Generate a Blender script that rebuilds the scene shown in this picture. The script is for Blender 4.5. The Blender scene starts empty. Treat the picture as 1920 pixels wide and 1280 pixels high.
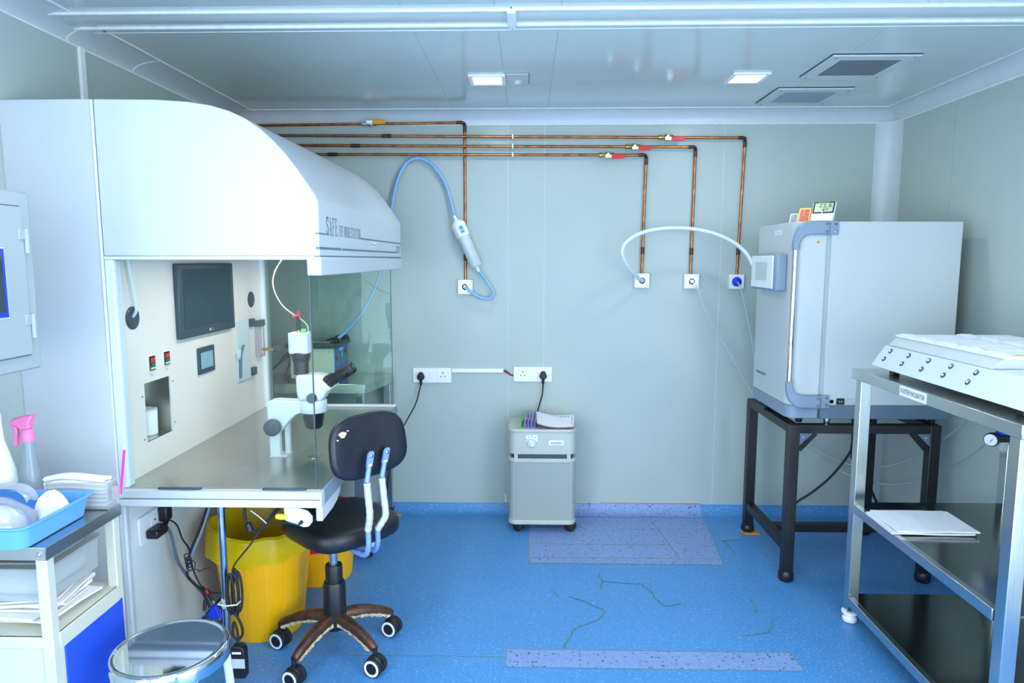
# Clean-room laboratory: laminar-flow work station on the left, incubators on the right.
# Units are metres. X runs right, Y runs away from the camera, Z up; the floor is z = 0.
import bpy, bmesh, math, random
from mathutils import Vector as V, Matrix

random.seed(7)
S = bpy.context.scene
COL = S.collection
PI = math.pi

# ------------------------------------------------------------------ camera, world, lights, exposure
cam_data = bpy.data.cameras.new('camera')
cam_data.sensor_width = 36.0
cam_data.lens = 24.0
cam_data.clip_start = 0.05
cam = bpy.data.objects.new('camera', cam_data)
COL.objects.link(cam)
cam.location = (0, 0, 1.545)
cam.rotation_euler = (math.radians(90 - 6.8), 0, math.radians(1.34))
S.camera = cam

W = bpy.data.worlds.new('room_world')
S.world = W
W.use_nodes = True
W.node_tree.nodes['Background'].inputs[0].default_value = (0.75, 0.88, 1.0, 1)
W.node_tree.nodes['Background'].inputs[1].default_value = 0.3

S.view_settings.view_transform = 'Standard'
S.view_settings.look = 'None'
S.view_settings.gamma = 1.0
S.view_settings.use_curve_mapping = False
S.view_settings.exposure = -0.05

LAMP = (0.90, 0.965, 1.0)
def area(name, loc, sx, sy, power, color=LAMP, rot=(0, 0, 0)):
    d = bpy.data.lights.new(name, 'AREA')
    d.shape = 'RECTANGLE'; d.size = sx; d.size_y = sy
    d.energy = power; d.color = color
    o = bpy.data.objects.new(name, d); COL.objects.link(o)
    o.location = loc; o.rotation_euler = rot
    return o
# panel lamps sit under ceiling diffusers; the large out-of-view ones are added fill
SMALL_PANELS = [(-0.195, 3.362), (1.025, 3.355)]
FILL_PANELS = [(-0.95, 1.35), (0.35, 1.35), (1.45, 1.35), (-0.95, -0.1), (0.35, -0.1), (1.45, -0.1)]
for x, y in SMALL_PANELS:
    area('panel_lamp', (x, y, 2.386), 0.13, 0.13, 4.0)
for x, y in FILL_PANELS:
    area('panel_lamp', (x, y, 2.384), 0.5, 0.5, 2.2)
area('hood_lamp', (-1.05, 2.92, 1.550), 0.10, 1.15, 5.4, (1.0, 0.945, 0.87))
# added fill: area lights at three invented windows behind and beside the camera
FILL_TINT = (0.91, 0.965, 0.99)
area('fill_light', (0.2, -2.36, 1.12), 3.1, 1.9, 18, FILL_TINT, (math.radians(90), 0, 0))
area('fill_light', (2.04, -0.55, 1.12), 1.9, 2.5, 88, FILL_TINT, (0, math.radians(90), 0))
area('fill_light', (-1.62, -0.65, 1.12), 1.9, 2.4, 92, FILL_TINT, (0, math.radians(-90), 0))

# ------------------------------------------------------------------ material helpers
def lin(h):
    h = h.lstrip('#')
    c = [int(h[i:i + 2], 16) / 255 for i in (0, 2, 4)]
    return tuple((v / 12.92 if v <= 0.04045 else ((v + 0.055) / 1.055) ** 2.4) for v in c) + (1,)

def mat(name, hexcol, rough=0.5, metal=0.0, var=0.06, scale=12.0, bump=0.0, bscale=80.0, spec=0.5, coat=0.0, emit=0.0):
    m = bpy.data.materials.new(name); m.use_nodes = True
    nt = m.node_tree; b = nt.nodes['Principled BSDF']
    b.inputs['Roughness'].default_value = rough
    b.inputs['Metallic'].default_value = metal
    b.inputs['Specular IOR Level'].default_value = spec
    b.inputs['Coat Weight'].default_value = coat
    tc = nt.nodes.new('ShaderNodeTexCoord')
    c = lin(hexcol)
    n = nt.nodes.new('ShaderNodeTexNoise'); n.inputs['Scale'].default_value = scale; n.inputs['Detail'].default_value = 4
    nt.links.new(tc.outputs['Object'], n.inputs['Vector'])
    r = nt.nodes.new('ShaderNodeValToRGB')
    r.color_ramp.elements[0].position = 0.3; r.color_ramp.elements[1].position = 0.7
    r.color_ramp.elements[0].color = tuple(v * (1 - var) for v in c[:3]) + (1,)
    r.color_ramp.elements[1].color = tuple(min(1, v * (1 + var)) for v in c[:3]) + (1,)
    nt.links.new(n.outputs['Fac'], r.inputs['Fac'])
    nt.links.new(r.outputs['Color'], b.inputs['Base Color'])
    if bump:
        n2 = nt.nodes.new('ShaderNodeTexNoise'); n2.inputs['Scale'].default_value = bscale; n2.inputs['Detail'].default_value = 3
        nt.links.new(tc.outputs['Object'], n2.inputs['Vector'])
        bm_ = nt.nodes.new('ShaderNodeBump'); bm_.inputs['Strength'].default_value = bump; bm_.inputs['Distance'].default_value = 0.004
        nt.links.new(n2.outputs['Fac'], bm_.inputs['Height'])
        nt.links.new(bm_.outputs['Normal'], b.inputs['Normal'])
    if emit:
        nt.links.new(r.outputs['Color'], b.inputs['Emission Color'])
        b.inputs['Emission Strength'].default_value = emit
    return m

def steel(name, hexcol, rough, stretch=(1, 60, 1), var=0.08):
    m = mat(name, hexcol, rough, 1.0, var, 3.0)
    nt = m.node_tree; b = nt.nodes['Principled BSDF']
    tc = nt.nodes.new('ShaderNodeTexCoord'); mp = nt.nodes.new('ShaderNodeMapping')
    mp.inputs['Scale'].default_value = stretch
    n = nt.nodes.new('ShaderNodeTexNoise'); n.inputs['Scale'].default_value = 6; n.inputs['Detail'].default_value = 5
    nt.links.new(tc.outputs['Object'], mp.inputs['Vector']); nt.links.new(mp.outputs['Vector'], n.inputs['Vector'])
    mr = nt.nodes.new('ShaderNodeMapRange')
    mr.inputs['To Min'].default_value = rough * 0.75; mr.inputs['To Max'].default_value = rough * 1.3
    nt.links.new(n.outputs['Fac'], mr.inputs['Value']); nt.links.new(mr.outputs['Result'], b.inputs['Roughness'])
    bp = nt.nodes.new('ShaderNodeBump'); bp.inputs['Strength'].default_value = 0.04; bp.inputs['Distance'].default_value = 0.002
    nt.links.new(n.outputs['Fac'], bp.inputs['Height']); nt.links.new(bp.outputs['Normal'], b.inputs['Normal'])
    return m

def glassy(name, tint, refl=0.04, opacity=0.0, body='#ffffff', rough=0.02):
    """thin clear sheet: lets light straight through with a tint, mirrors by Fresnel, and may be milky"""
    m = bpy.data.materials.new(name); m.use_nodes = True
    nt = m.node_tree; nt.nodes.clear()
    out = nt.nodes.new('ShaderNodeOutputMaterial')
    tr = nt.nodes.new('ShaderNodeBsdfTransparent'); tr.inputs[0].default_value = lin(tint)
    last = tr.outputs[0]
    if opacity:
        df = nt.nodes.new('ShaderNodeBsdfPrincipled'); df.inputs['Roughness'].default_value = 0.35
        tc = nt.nodes.new('ShaderNodeTexCoord')
        n = nt.nodes.new('ShaderNodeTexNoise'); n.inputs['Scale'].default_value = 14; n.inputs['Detail'].default_value = 5
        nt.links.new(tc.outputs['Object'], n.inputs['Vector'])
        rp = nt.nodes.new('ShaderNodeValToRGB'); c = lin(body)
        rp.color_ramp.elements[0].color = tuple(v * 0.93 for v in c[:3]) + (1,); rp.color_ramp.elements[1].color = c
        nt.links.new(n.outputs['Fac'], rp.inputs['Fac']); nt.links.new(rp.outputs['Color'], df.inputs['Base Color'])
        mx0 = nt.nodes.new('ShaderNodeMixShader'); mx0.inputs[0].default_value = opacity
        nt.links.new(last, mx0.inputs[1]); nt.links.new(df.outputs[0], mx0.inputs[2]); last = mx0.outputs[0]
    gl = nt.nodes.new('ShaderNodeBsdfGlossy'); gl.inputs['Roughness'].default_value = rough
    lw = nt.nodes.new('ShaderNodeLayerWeight'); lw.inputs['Blend'].default_value = 0.5
    pw = nt.nodes.new('ShaderNodeMath'); pw.operation = 'POWER'; pw.inputs[1].default_value = 5.0
    nt.links.new(lw.outputs['Facing'], pw.inputs[0])
    ml = nt.nodes.new('ShaderNodeMath'); ml.operation = 'MULTIPLY_ADD'; ml.inputs[1].default_value = 0.5; ml.inputs[2].default_value = refl / 2
    nt.links.new(pw.outputs[0], ml.inputs[0])
    mx = nt.nodes.new('ShaderNodeMixShader')
    nt.links.new(ml.outputs[0], mx.inputs[0]); nt.links.new(last, mx.inputs[1]); nt.links.new(gl.outputs[0], mx.inputs[2])
    nt.links.new(mx.outputs[0], out.inputs[0])
    return m

def glow(name, hexcol, strength):
    m = bpy.data.materials.new(name); m.use_nodes = True
    nt = m.node_tree; b = nt.nodes['Principled BSDF']
    b.inputs['Base Color'].default_value = lin(hexcol)
    b.inputs['Emission Color'].default_value = lin(hexcol)
    b.inputs['Emission Strength'].default_value = strength
    return m

def vinyl(name, base, fleck_light, fleck_dark, dark_amount=0.5, rough=0.36):
    """sheet vinyl: plain ground colour with light and dark chips"""
    m = bpy.data.materials.new(name); m.use_nodes = True
    nt = m.node_tree; b = nt.nodes['Principled BSDF']
    b.inputs['Roughness'].default_value = rough; b.inputs['Specular IOR Level'].default_value = 0.4
    tc = nt.nodes.new('ShaderNodeTexCoord')
    big = nt.nodes.new('ShaderNodeTexNoise'); big.inputs['Scale'].default_value = 1.6; big.inputs['Detail'].default_value = 5
    nt.links.new(tc.outputs['Object'], big.inputs['Vector'])
    r0 = nt.nodes.new('ShaderNodeValToRGB'); c = lin(base)
    r0.color_ramp.elements[0].color = tuple(v * 0.88 for v in c[:3]) + (1,); r0.color_ramp.elements[1].color = tuple(v * 1.1 for v in c[:3]) + (1,)
    nt.links.new(big.outputs['Fac'], r0.inputs['Fac'])
    prev = r0.outputs['Color']
    for k, (col, scale, lo, hi, amt) in enumerate(((fleck_light, 105, 0.60, 0.66, 0.45), (fleck_dark, 70, 0.62, 0.66, dark_amount), (fleck_light, 45, 0.66, 0.70, 0.3))):
        n = nt.nodes.new('ShaderNodeTexNoise'); n.inputs['Scale'].default_value = scale; n.inputs['Detail'].default_value = 2
        off = nt.nodes.new('ShaderNodeMapping'); off.inputs['Location'].default_value = (k * 7.3, k * 3.1, 0)
        nt.links.new(tc.outputs['Object'], off.inputs['Vector']); nt.links.new(off.outputs['Vector'], n.inputs['Vector'])
        rr = nt.nodes.new('ShaderNodeMapRange'); rr.inputs['From Min'].default_value = lo; rr.inputs['From Max'].default_value = hi
        rr.inputs['To Max'].default_value = amt
        nt.links.new(n.outputs['Fac'], rr.inputs['Value'])
        mx = nt.nodes.new('ShaderNodeMix'); mx.data_type = 'RGBA'
        nt.links.new(rr.outputs['Result'], mx.inputs['Factor']); nt.links.new(prev, mx.inputs['A'])
        mx.inputs['B'].default_value = lin(col); prev = mx.outputs['Result']
    nt.links.new(prev, b.inputs['Base Color'])
    return m

def film(name, hexcol, through):
    """thin plastic film: part of the light comes through it"""
    m = mat(name, hexcol, 0.28, var=0.10, scale=5, bump=0.3, bscale=18)
    nt = m.node_tree; b = nt.nodes['Principled BSDF']; out = nt.nodes['Material Output']
    t = nt.nodes.new('ShaderNodeBsdfTranslucent'); t.inputs[0].default_value = lin(through)
    mx = nt.nodes.new('ShaderNodeMixShader'); mx.inputs[0].default_value = 0.55
    nt.links.new(b.outputs[0], mx.inputs[1]); nt.links.new(t.outputs[0], mx.inputs[2]); nt.links.new(mx.outputs[0], out.inputs[0])
    return m

M = {
 'wall': mat('wall_enamel', '#b0beba', 0.22, var=0.02, scale=2.5, spec=0.2),
 'ceiling': mat('ceiling_enamel', '#c6d3d0', 0.13, var=0.03, scale=2.0, spec=0.6),
 'caulk': mat('joint_caulk', '#e6eef0', 0.5, var=0.08, scale=40),
 'cove': mat('cove_pvc', '#c9d3d8', 0.25, var=0.02),
 'floor': vinyl('floor_vinyl', '#4b8dcb', '#9cc4e6', '#3a6aa8', 0.25),
 'floor_patch': vinyl('patch_vinyl', '#7c98cc', '#a3b9e0', '#33486e', 0.85),
 'seam': mat('seam_rod', '#7f9a7c', 0.6, var=0.25, scale=60),
 'crack': mat('crack_filler', '#5c8478', 0.7, var=0.35, scale=50),
 'white_metal': mat('white_coated_metal', '#c5cdd4', 0.25, var=0.015, scale=3, spec=0.28),
 'cool_metal': mat('cool_white_metal', '#d3dde4', 0.3, var=0.02, scale=3, spec=0.3),
 'cream': mat('cream_panel', '#ece3de', 0.35, var=0.02, scale=3),
 'under': mat('under_panel', '#dde6e6', 0.35, var=0.03, scale=3),
 'grey_text': mat('grey_lettering', '#5b7d8c', 0.5),
 'steel': steel('brushed_steel', '#c2c3bd', 0.3),
 'steel_dark': steel('mirror_steel', '#8b938f', 0.14),
 'steel_bright': steel('table_steel', '#cfd2cf', 0.22, (60, 1, 1)),
 'chrome': mat('chrome', '#d8dde2', 0.06, 1.0, 0.02),
 'chrome_worn': mat('worn_chrome', '#a9b6c6', 0.2, 1.0, 0.2, 30),
 'black': mat('black_plastic', '#16191d', 0.4, var=0.2, scale=30),
 'soft_black': mat('black_rubber', '#1b1e22', 0.6, var=0.2, scale=30),
 'leather': mat('black_leatherette', '#161c27', 0.38, var=0.35, scale=9, bump=0.15, bscale=120),
 'seat_leather': mat('seat_leatherette', '#17191b', 0.42, var=0.3, scale=9, bump=0.15, bscale=120),
 'foam': mat('bare_foam', '#d8c7a0', 0.8, var=0.2, scale=60),
 'dark_grey': mat('dark_grey_plastic', '#3c4a55', 0.4, var=0.06),
 'screen': mat('screen_glass', '#2e3d48', 0.12, var=0.05, spec=0.7),
 'lcd': mat('control_lcd', '#86a6b8', 0.2, emit=0.15),
 'mid_grey': mat('mid_grey_plastic', '#8094a6', 0.45, var=0.03),
 'slate': mat('slate_plastic', '#5f7285', 0.45, var=0.03),
 'incubator': mat('incubator_enamel', '#bfc7c8', 0.38, var=0.015, scale=3, spec=0.3),
 'white': mat('white_plastic', '#eef1f5', 0.35, var=0.02),
 'scope': mat('microscope_enamel', '#d2dadc', 0.35, var=0.02, spec=0.4),
 'pale': mat('pale_grey_plastic', '#c9d2d2', 0.4, var=0.03),
 'ivory': mat('ivory_enamel', '#cbccbd', 0.4, var=0.04, scale=6),
 'box_grey': mat('grey_enamel', '#a6b1b4', 0.42, var=0.03, scale=5),
 'copper': mat('copper', '#b8764a', 0.3, 1.0, 0.4, 18),
 'copper_dark': mat('tarnished_copper', '#5c4438', 0.45, 0.8, 0.35, 50),
 'brass': mat('brass', '#c9a55c', 0.28, 1.0, 0.15, 30),
 'red': mat('red_plastic', '#e0202c', 0.4),
 'orange': mat('orange_plastic', '#f0a31a', 0.4),
 'hose_blue': mat('blue_hose', '#85b4ea', 0.3, var=0.06),
 'cable_beige': mat('beige_cable', '#d6c3b6', 0.4, var=0.04),
 'hose_white': mat('white_hose', '#d7e4f0', 0.4, var=0.03),
 'tube_clear': glassy('clear_tube', '#e4eef2', 0.05, 0.5, '#dfeaf0'),
 'yellow': mat('yellow_plastic', '#ffba00', 0.38, var=0.05, scale=6),
 'amber': mat('amber_plastic', '#f0a808', 0.45, var=0.08, scale=6),
 'bag_yellow': film('yellow_film', '#eee312', '#f5d20c'),
 'bag_red': film('red_film', '#f0405c', '#f02040'),
 'blue_panel': mat('blue_laminate', '#2151d2', 0.35, var=0.03),
 'blue_tray': mat('blue_tray_plastic', '#66adf7', 0.4, var=0.03),
 'vga_blue': mat('connector_blue', '#1d3fd6', 0.4),
 'bath_blue': mat('front_panel_blue', '#3d78d4', 0.4, var=0.04),
 'bath_beige': mat('beige_enamel', '#d9d8c8', 0.45, var=0.03),
 'purifier': mat('purifier_enamel', '#b9c0b8', 0.4, var=0.02),
 'purifier_panel': None,
 'black_metal': mat('black_painted_steel', '#14171c', 0.4, var=0.3, scale=20),
 'brown': mat('rusted_base', '#543a2e', 0.32, 0.4, 0.4, 40, bump=0.3, bscale=60),
 'flake': mat('peeling_filler', '#c9b78e', 0.8, var=0.35, scale=70, bump=0.6, bscale=90),
 'blue_steel': mat('blue_painted_steel', '#7f9fdc', 0.35, 0.2, 0.1, 30),
 'wrap': mat('white_tape_wrap', '#bfc3c8', 0.7, var=0.06, scale=60, bump=0.5, bscale=110),
 'rod': mat('lift_rod', '#9aa9b8', 0.25, 0.8, 0.25, 60),
 'wood': mat('wood_shim', '#c08a50', 0.7, var=0.25, scale=30),
 'paper': mat('paper', '#e9ecf2', 0.8, var=0.02),
 'paper_ink': mat('printed_paper', '#eceff4', 0.8, var=0.05, scale=60),
 'purple': mat('purple_folder', '#b3b0f2', 0.5),
 'violet': mat('violet_folder', '#9086e0', 0.5),
 'green': mat('green_folder', '#63dd63', 0.5),
 'pink_edge': mat('pink_ink', '#e79abb', 0.7),
 'pink': mat('pink_plastic', '#f27fb4', 0.35),
 'hot_pink': mat('hot_pink_plastic', '#f62ba8', 0.35),
 'tissue': mat('tissue', '#f3f3f3', 0.9, var=0.02, bump=0.3, bscale=40),
 'ink': mat('black_ink', '#1f2730', 0.6),
 'ink_blue': mat('blue_ink', '#1c5aa6', 0.6),
 'ink_grey': mat('grey_ink', '#8ea2b0', 0.6),
 'sticker_yellow': mat('yellow_sticker', '#d8e04a', 0.6),
 'led_red': glow('red_digits', '#ff2a3a', 1.2),
 'led_green': glow('green_digits', '#2fae62', 0.7),
 'lcd_green': mat('reflective_lcd', '#a8c292', 0.3, var=0.04),
 'fill_pane': glow('fill_pane', '#e8f4ff', 0.8),  # glow for the added, unseen windows
 'diffuser': glow('panel_diffuser', '#ffffff', 6.0),
 'cyan_label': mat('cyan_label', '#39a4ee', 0.5),
 'acrylic': glassy('clear_acrylic', '#e6eeec', 0.06, 0.35, '#dfe8e8'),
 'glass': glassy('clear_glass', '#f4f9f8', 0.010),
 'glass_green': glassy('green_glass', '#e6f1ed', 0.03),
 'frosted': glassy('frosted_box', '#eef1f1', 0.05, 0.32, '#e8edec', 0.2),
 'clear_box': glassy('clear_box', '#f4f5f5', 0.05, 0.25, '#eef0f0', 0.15),
 'clear_bag': glassy('clear_bag', '#eef2f6', 0.10, 0.38, '#eef1f5', 0.12),
 'bottle_clear': glassy('clear_bottle', '#e6eef2', 0.06, 0.2, '#d4e0ea', 0.1),
 'picture_a': mat('picture_card', '#8d96a0', 0.5, var=0.45, scale=90),
 'picture_b': mat('bright_picture_card', '#e2604e', 0.5, var=0.5, scale=70),
 'gilt': mat('gilt_frame', '#c9962e', 0.35, 0.6, 0.1),
}
def perforated():
    m = mat('perforated_panel', '#b3bdbb', 0.5, var=0.03)
    nt = m.node_tree; b = nt.nodes['Principled BSDF']
    tc = nt.nodes.new('ShaderNodeTexCoord')
    v = nt.nodes.new('ShaderNodeTexVoronoi'); v.inputs['Scale'].default_value = 210; v.inputs['Randomness'].default_value = 0.0
    nt.links.new(tc.outputs['Object'], v.inputs['Vector'])
    r = nt.nodes.new('ShaderNodeValToRGB')
    r.color_ramp.elements[0].position = 0.25; r.color_ramp.elements[0].color = lin('#737d7c')
    r.color_ramp.elements[1].position = 0.45; r.color_ramp.elements[1].color = lin('#aab2ae')
    nt.links.new(v.outputs['Distance'], r.inputs['Fac']); nt.links.new(r.outputs['Color'], b.inputs['Base Color'])
    return m
M['purifier_panel'] = perforated()

# ------------------------------------------------------------------ mesh helpers
class MB:
    """collects shapes in world coordinates, then becomes one mesh object"""
    def __init__(s): s.v = []; s.f = []
    def add(s, vs, fs):
        o = len(s.v); s.v += [tuple(p) for p in vs]; s.f += [tuple(i + o for i in f) for f in fs]; return s
    def box(s, x0, x1, y0, y1, z0, z1):
        return s.add([(x0,y0,z0),(x1,y0,z0),(x1,y1,z0),(x0,y1,z0),(x0,y0,z1),(x1,y0,z1),(x1,y1,z1),(x0,y1,z1)],
                     [(3,2,1,0),(4,5,6,7),(0,1,5,4),(1,2,6,5),(2,3,7,6),(3,0,4,7)])
    def bar(s, p0, p1, w, h, up=(0, 0, 1)):
        """rectangular bar between two points"""
        p0, p1 = V(p0), V(p1); d = (p1 - p0).normalized(); u = V(up)
        a = d.cross(u).normalized() * w / 2; b = a.cross(d).normalized() * h / 2
        vs = []
        for p in (p0, p1): vs += [p - a - b, p + a - b, p + a + b, p - a + b]
        return s.add(vs, [(3,2,1,0),(4,5,6,7),(0,1,5,4),(1,2,6,5),(2,3,7,6),(3,0,4,7)])
    def taper(s, p0, p1, w0, h0, w1, h1, up=(0, 0, 1)):
        p0, p1 = V(p0), V(p1); d = (p1 - p0).normalized(); u = V(up)
        a = d.cross(u).normalized(); b = a.cross(d).normalized(); vs = []
        for p, w, h in ((p0, w0, h0), (p1, w1, h1)):
            vs += [p - a*w/2 - b*h/2, p + a*w/2 - b*h/2, p + a*w/2 + b*h/2, p - a*w/2 + b*h/2]
        return s.add(vs, [(3,2,1,0),(4,5,6,7),(0,1,5,4),(1,2,6,5),(2,3,7,6),(3,0,4,7)])
    def ring(s, rings, cap=True, closed=False):
        n = len(rings[0]); vs = [p for r in rings for p in r]; fs = []
        m = len(rings)
        for i in range(m if closed else m - 1):
            a, b = i * n, ((i + 1) % m) * n
            for j in range(n):
                k = (j + 1) % n; fs.append((a + j, a + k, b + k, b + j))
        if cap and not closed: fs += [tuple(range(n))[::-1], tuple((m - 1) * n + j for j in range(n))]
        return s.add(vs, fs)
    def tube(s, pts, r, n=8, closed=False):
        pts = [V(p) for p in pts]; rings = []; up = None
        for i, p in enumerate(pts):
            if closed: d = (pts[(i + 1) % len(pts)] - pts[i - 1])
            else: d = pts[min(i + 1, len(pts) - 1)] - pts[max(i - 1, 0)]
            d.normalize()
            if up is None:
                up = V((0, 0, 1)) if abs(d.z) < 0.9 else V((1, 0, 0))
            a = d.cross(up).normalized(); up = a.cross(d).normalized()
            rr = r[i] if isinstance(r, (list, tuple)) else r
            rings.append([p + (a * math.cos(2*PI*j/n) + up * math.sin(2*PI*j/n)) * rr for j in range(n)])
        return s.ring(rings, closed=closed)
    def cyl(s, p0, p1, r0, r1=None, n=20):
        return s.tube([p0, p1], [r0, r0 if r1 is None else r1], n)
    def lathe(s, prof, c, axis=(0, 0, 1), n=28, sx=1.0, sy=1.0):
        """profile of (radius, height) turned round an axis from c"""
        d = V(axis).normalized(); u = V((0, 0, 1)) if abs(d.z) < 0.9 else V((1, 0, 0))
        a = u.cross(d).normalized(); b = d.cross(a); c = V(c)
        return s.ring([[c + d * h + (a * math.cos(2*PI*j/n) * sx + b * math.sin(2*PI*j/n) * sy) * r for j in range(n)] for r, h in prof])
    def prism(s, poly, ax, a0, a1):
        """flat outline pushed along an axis; the outline gives the two other coordinates in xyz order"""
        def mk(p, t): return {'x': (t, p[0], p[1]), 'y': (p[0], t, p[1]), 'z': (p[0], p[1], t)}[ax]
        return s.ring([[mk(p, a0) for p in poly], [mk(p, a1) for p in poly]])
    def quad(s, a, b, c, d, t=0.002):
        """thin sheet on four corners"""
        a, b, c, d = V(a), V(b), V(c), V(d); n = (b - a).cross(d - a).normalized() * t
        return s.ring([[a, b, c, d], [a + n, b + n, c + n, d + n]])
    def sheet(s, fn, nu, nv, t=0.002):
        g = [[V(fn(i / nu, j / nv)) for j in range(nv + 1)] for i in range(nu + 1)]
        def nrm(i, j):
            du = g[min(i + 1, nu)][j] - g[max(i - 1, 0)][j]; dv = g[i][min(j + 1, nv)] - g[i][max(j - 1, 0)]
            return du.cross(dv).normalized()
        w = nv + 1; vs = []; fs = []
        for i in range(nu + 1):
            for j in range(nv + 1): vs.append(g[i][j])
        for i in range(nu + 1):
            for j in range(nv + 1): vs.append(g[i][j] + nrm(i, j) * t)
        N = (nu + 1) * w
        for i in range(nu):
            for j in range(nv):
                q = (i*w + j, (i+1)*w + j, (i+1)*w + j + 1, i*w + j + 1)
                fs.append(q[::-1]); fs.append(tuple(k + N for k in q))
        edge = [(i, 0) for i in range(nu)] + [(nu, j) for j in range(nv)] + [(i, nv) for i in range(nu, 0, -1)] + [(0, j) for j in range(nv, 0, -1)]
        for k, (i, j) in enumerate(edge):
            i2, j2 = edge[(k + 1) % len(edge)]
            a, b = i*w + j, i2*w + j2; fs.append((a, b, b + N, a + N))
        return s.add(vs, fs)

def smooth_path(pts, k=6):
    pts = [V(p) for p in pts]; out = []
    for i in range(len(pts) - 1):
        p0 = pts[max(i - 1, 0)]; p1 = pts[i]; p2 = pts[i + 1]; p3 = pts[min(i + 2, len(pts) - 1)]
        for j in range(k):
            t = j / k
            out.append(0.5 * ((2*p1) + (p2 - p0)*t + (2*p0 - 5*p1 + 4*p2 - p3)*t*t + (3*p1 - p0 - 3*p2 + p3)*t**3))
    out.append(pts[-1]); return out

def rrect(x0, x1, y0, y1, r, n=5):
    out = []
    for cx, cy, a in ((x1 - r, y1 - r, 0), (x0 + r, y1 - r, 90), (x0 + r, y0 + r, 180), (x1 - r, y0 + r, 270)):
        for i in range(n + 1):
            t = math.radians(a + 90 * i / n); out.append((cx + r * math.cos(t), cy + r * math.sin(t)))
    return out

def obj(name, mb, m, parent=None, bevel=0, label=None, kind=None, sharp=40, segs=2):
    me = bpy.data.meshes.new(name)
    off = parent.get('_w', (0, 0, 0)) if parent else (0, 0, 0)
    off = V(tuple(off))
    me.from_pydata([tuple(V(p) - off) for p in mb.v], [], mb.f)
    bm = bmesh.new(); bm.from_mesh(me); bmesh.ops.recalc_face_normals(bm, faces=bm.faces); bm.to_mesh(me); bm.free()
    me.polygons.foreach_set('use_smooth', [True] * len(me.polygons))
    me.set_sharp_from_angle(angle=math.radians(sharp))
    me.materials.append(M[m] if isinstance(m, str) else m)
    o = bpy.data.objects.new(name, me); COL.objects.link(o)
    if parent: o.parent = parent
    o['_w'] = tuple(off)
    if bevel:
        b = o.modifiers.new('edge', 'BEVEL'); b.width = bevel; b.segments = segs; b.limit_method = 'ANGLE'; b.angle_limit = math.radians(35)
        b.harden_normals = False
    if label: o['label'] = label
    if kind: o['kind'] = kind
    return o

def thing(name, label, cat, loc=(0, 0, 0), group=None):
    o = bpy.data.objects.new(name, None); COL.objects.link(o)
    o.empty_display_size = 0.05; o.location = loc; o['_w'] = tuple(loc)
    o['label'] = label; o['category'] = cat
    if group: o['group'] = group
    return o

def single(name, mb, m, label, cat, group=None, bevel=0, kind=None):
    """a thing that is one mesh, with its origin at its lowest middle"""
    xs, ys, zs = zip(*mb.v)
    loc = V(((min(xs) + max(xs)) / 2, (min(ys) + max(ys)) / 2, min(zs)))
    mb.v = [tuple(V(p) - loc) for p in mb.v]
    o = obj(name, mb, m, None, bevel); o.location = loc; o['_w'] = tuple(loc)
    o['label'] = label; o['category'] = cat
    if group: o['group'] = group
    if kind: o['kind'] = kind
    return o

def struct(name, mb, m, bevel=0, parent=None):
    o = obj(name, mb, m, parent, bevel); o['kind'] = 'structure'; return o

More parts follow.
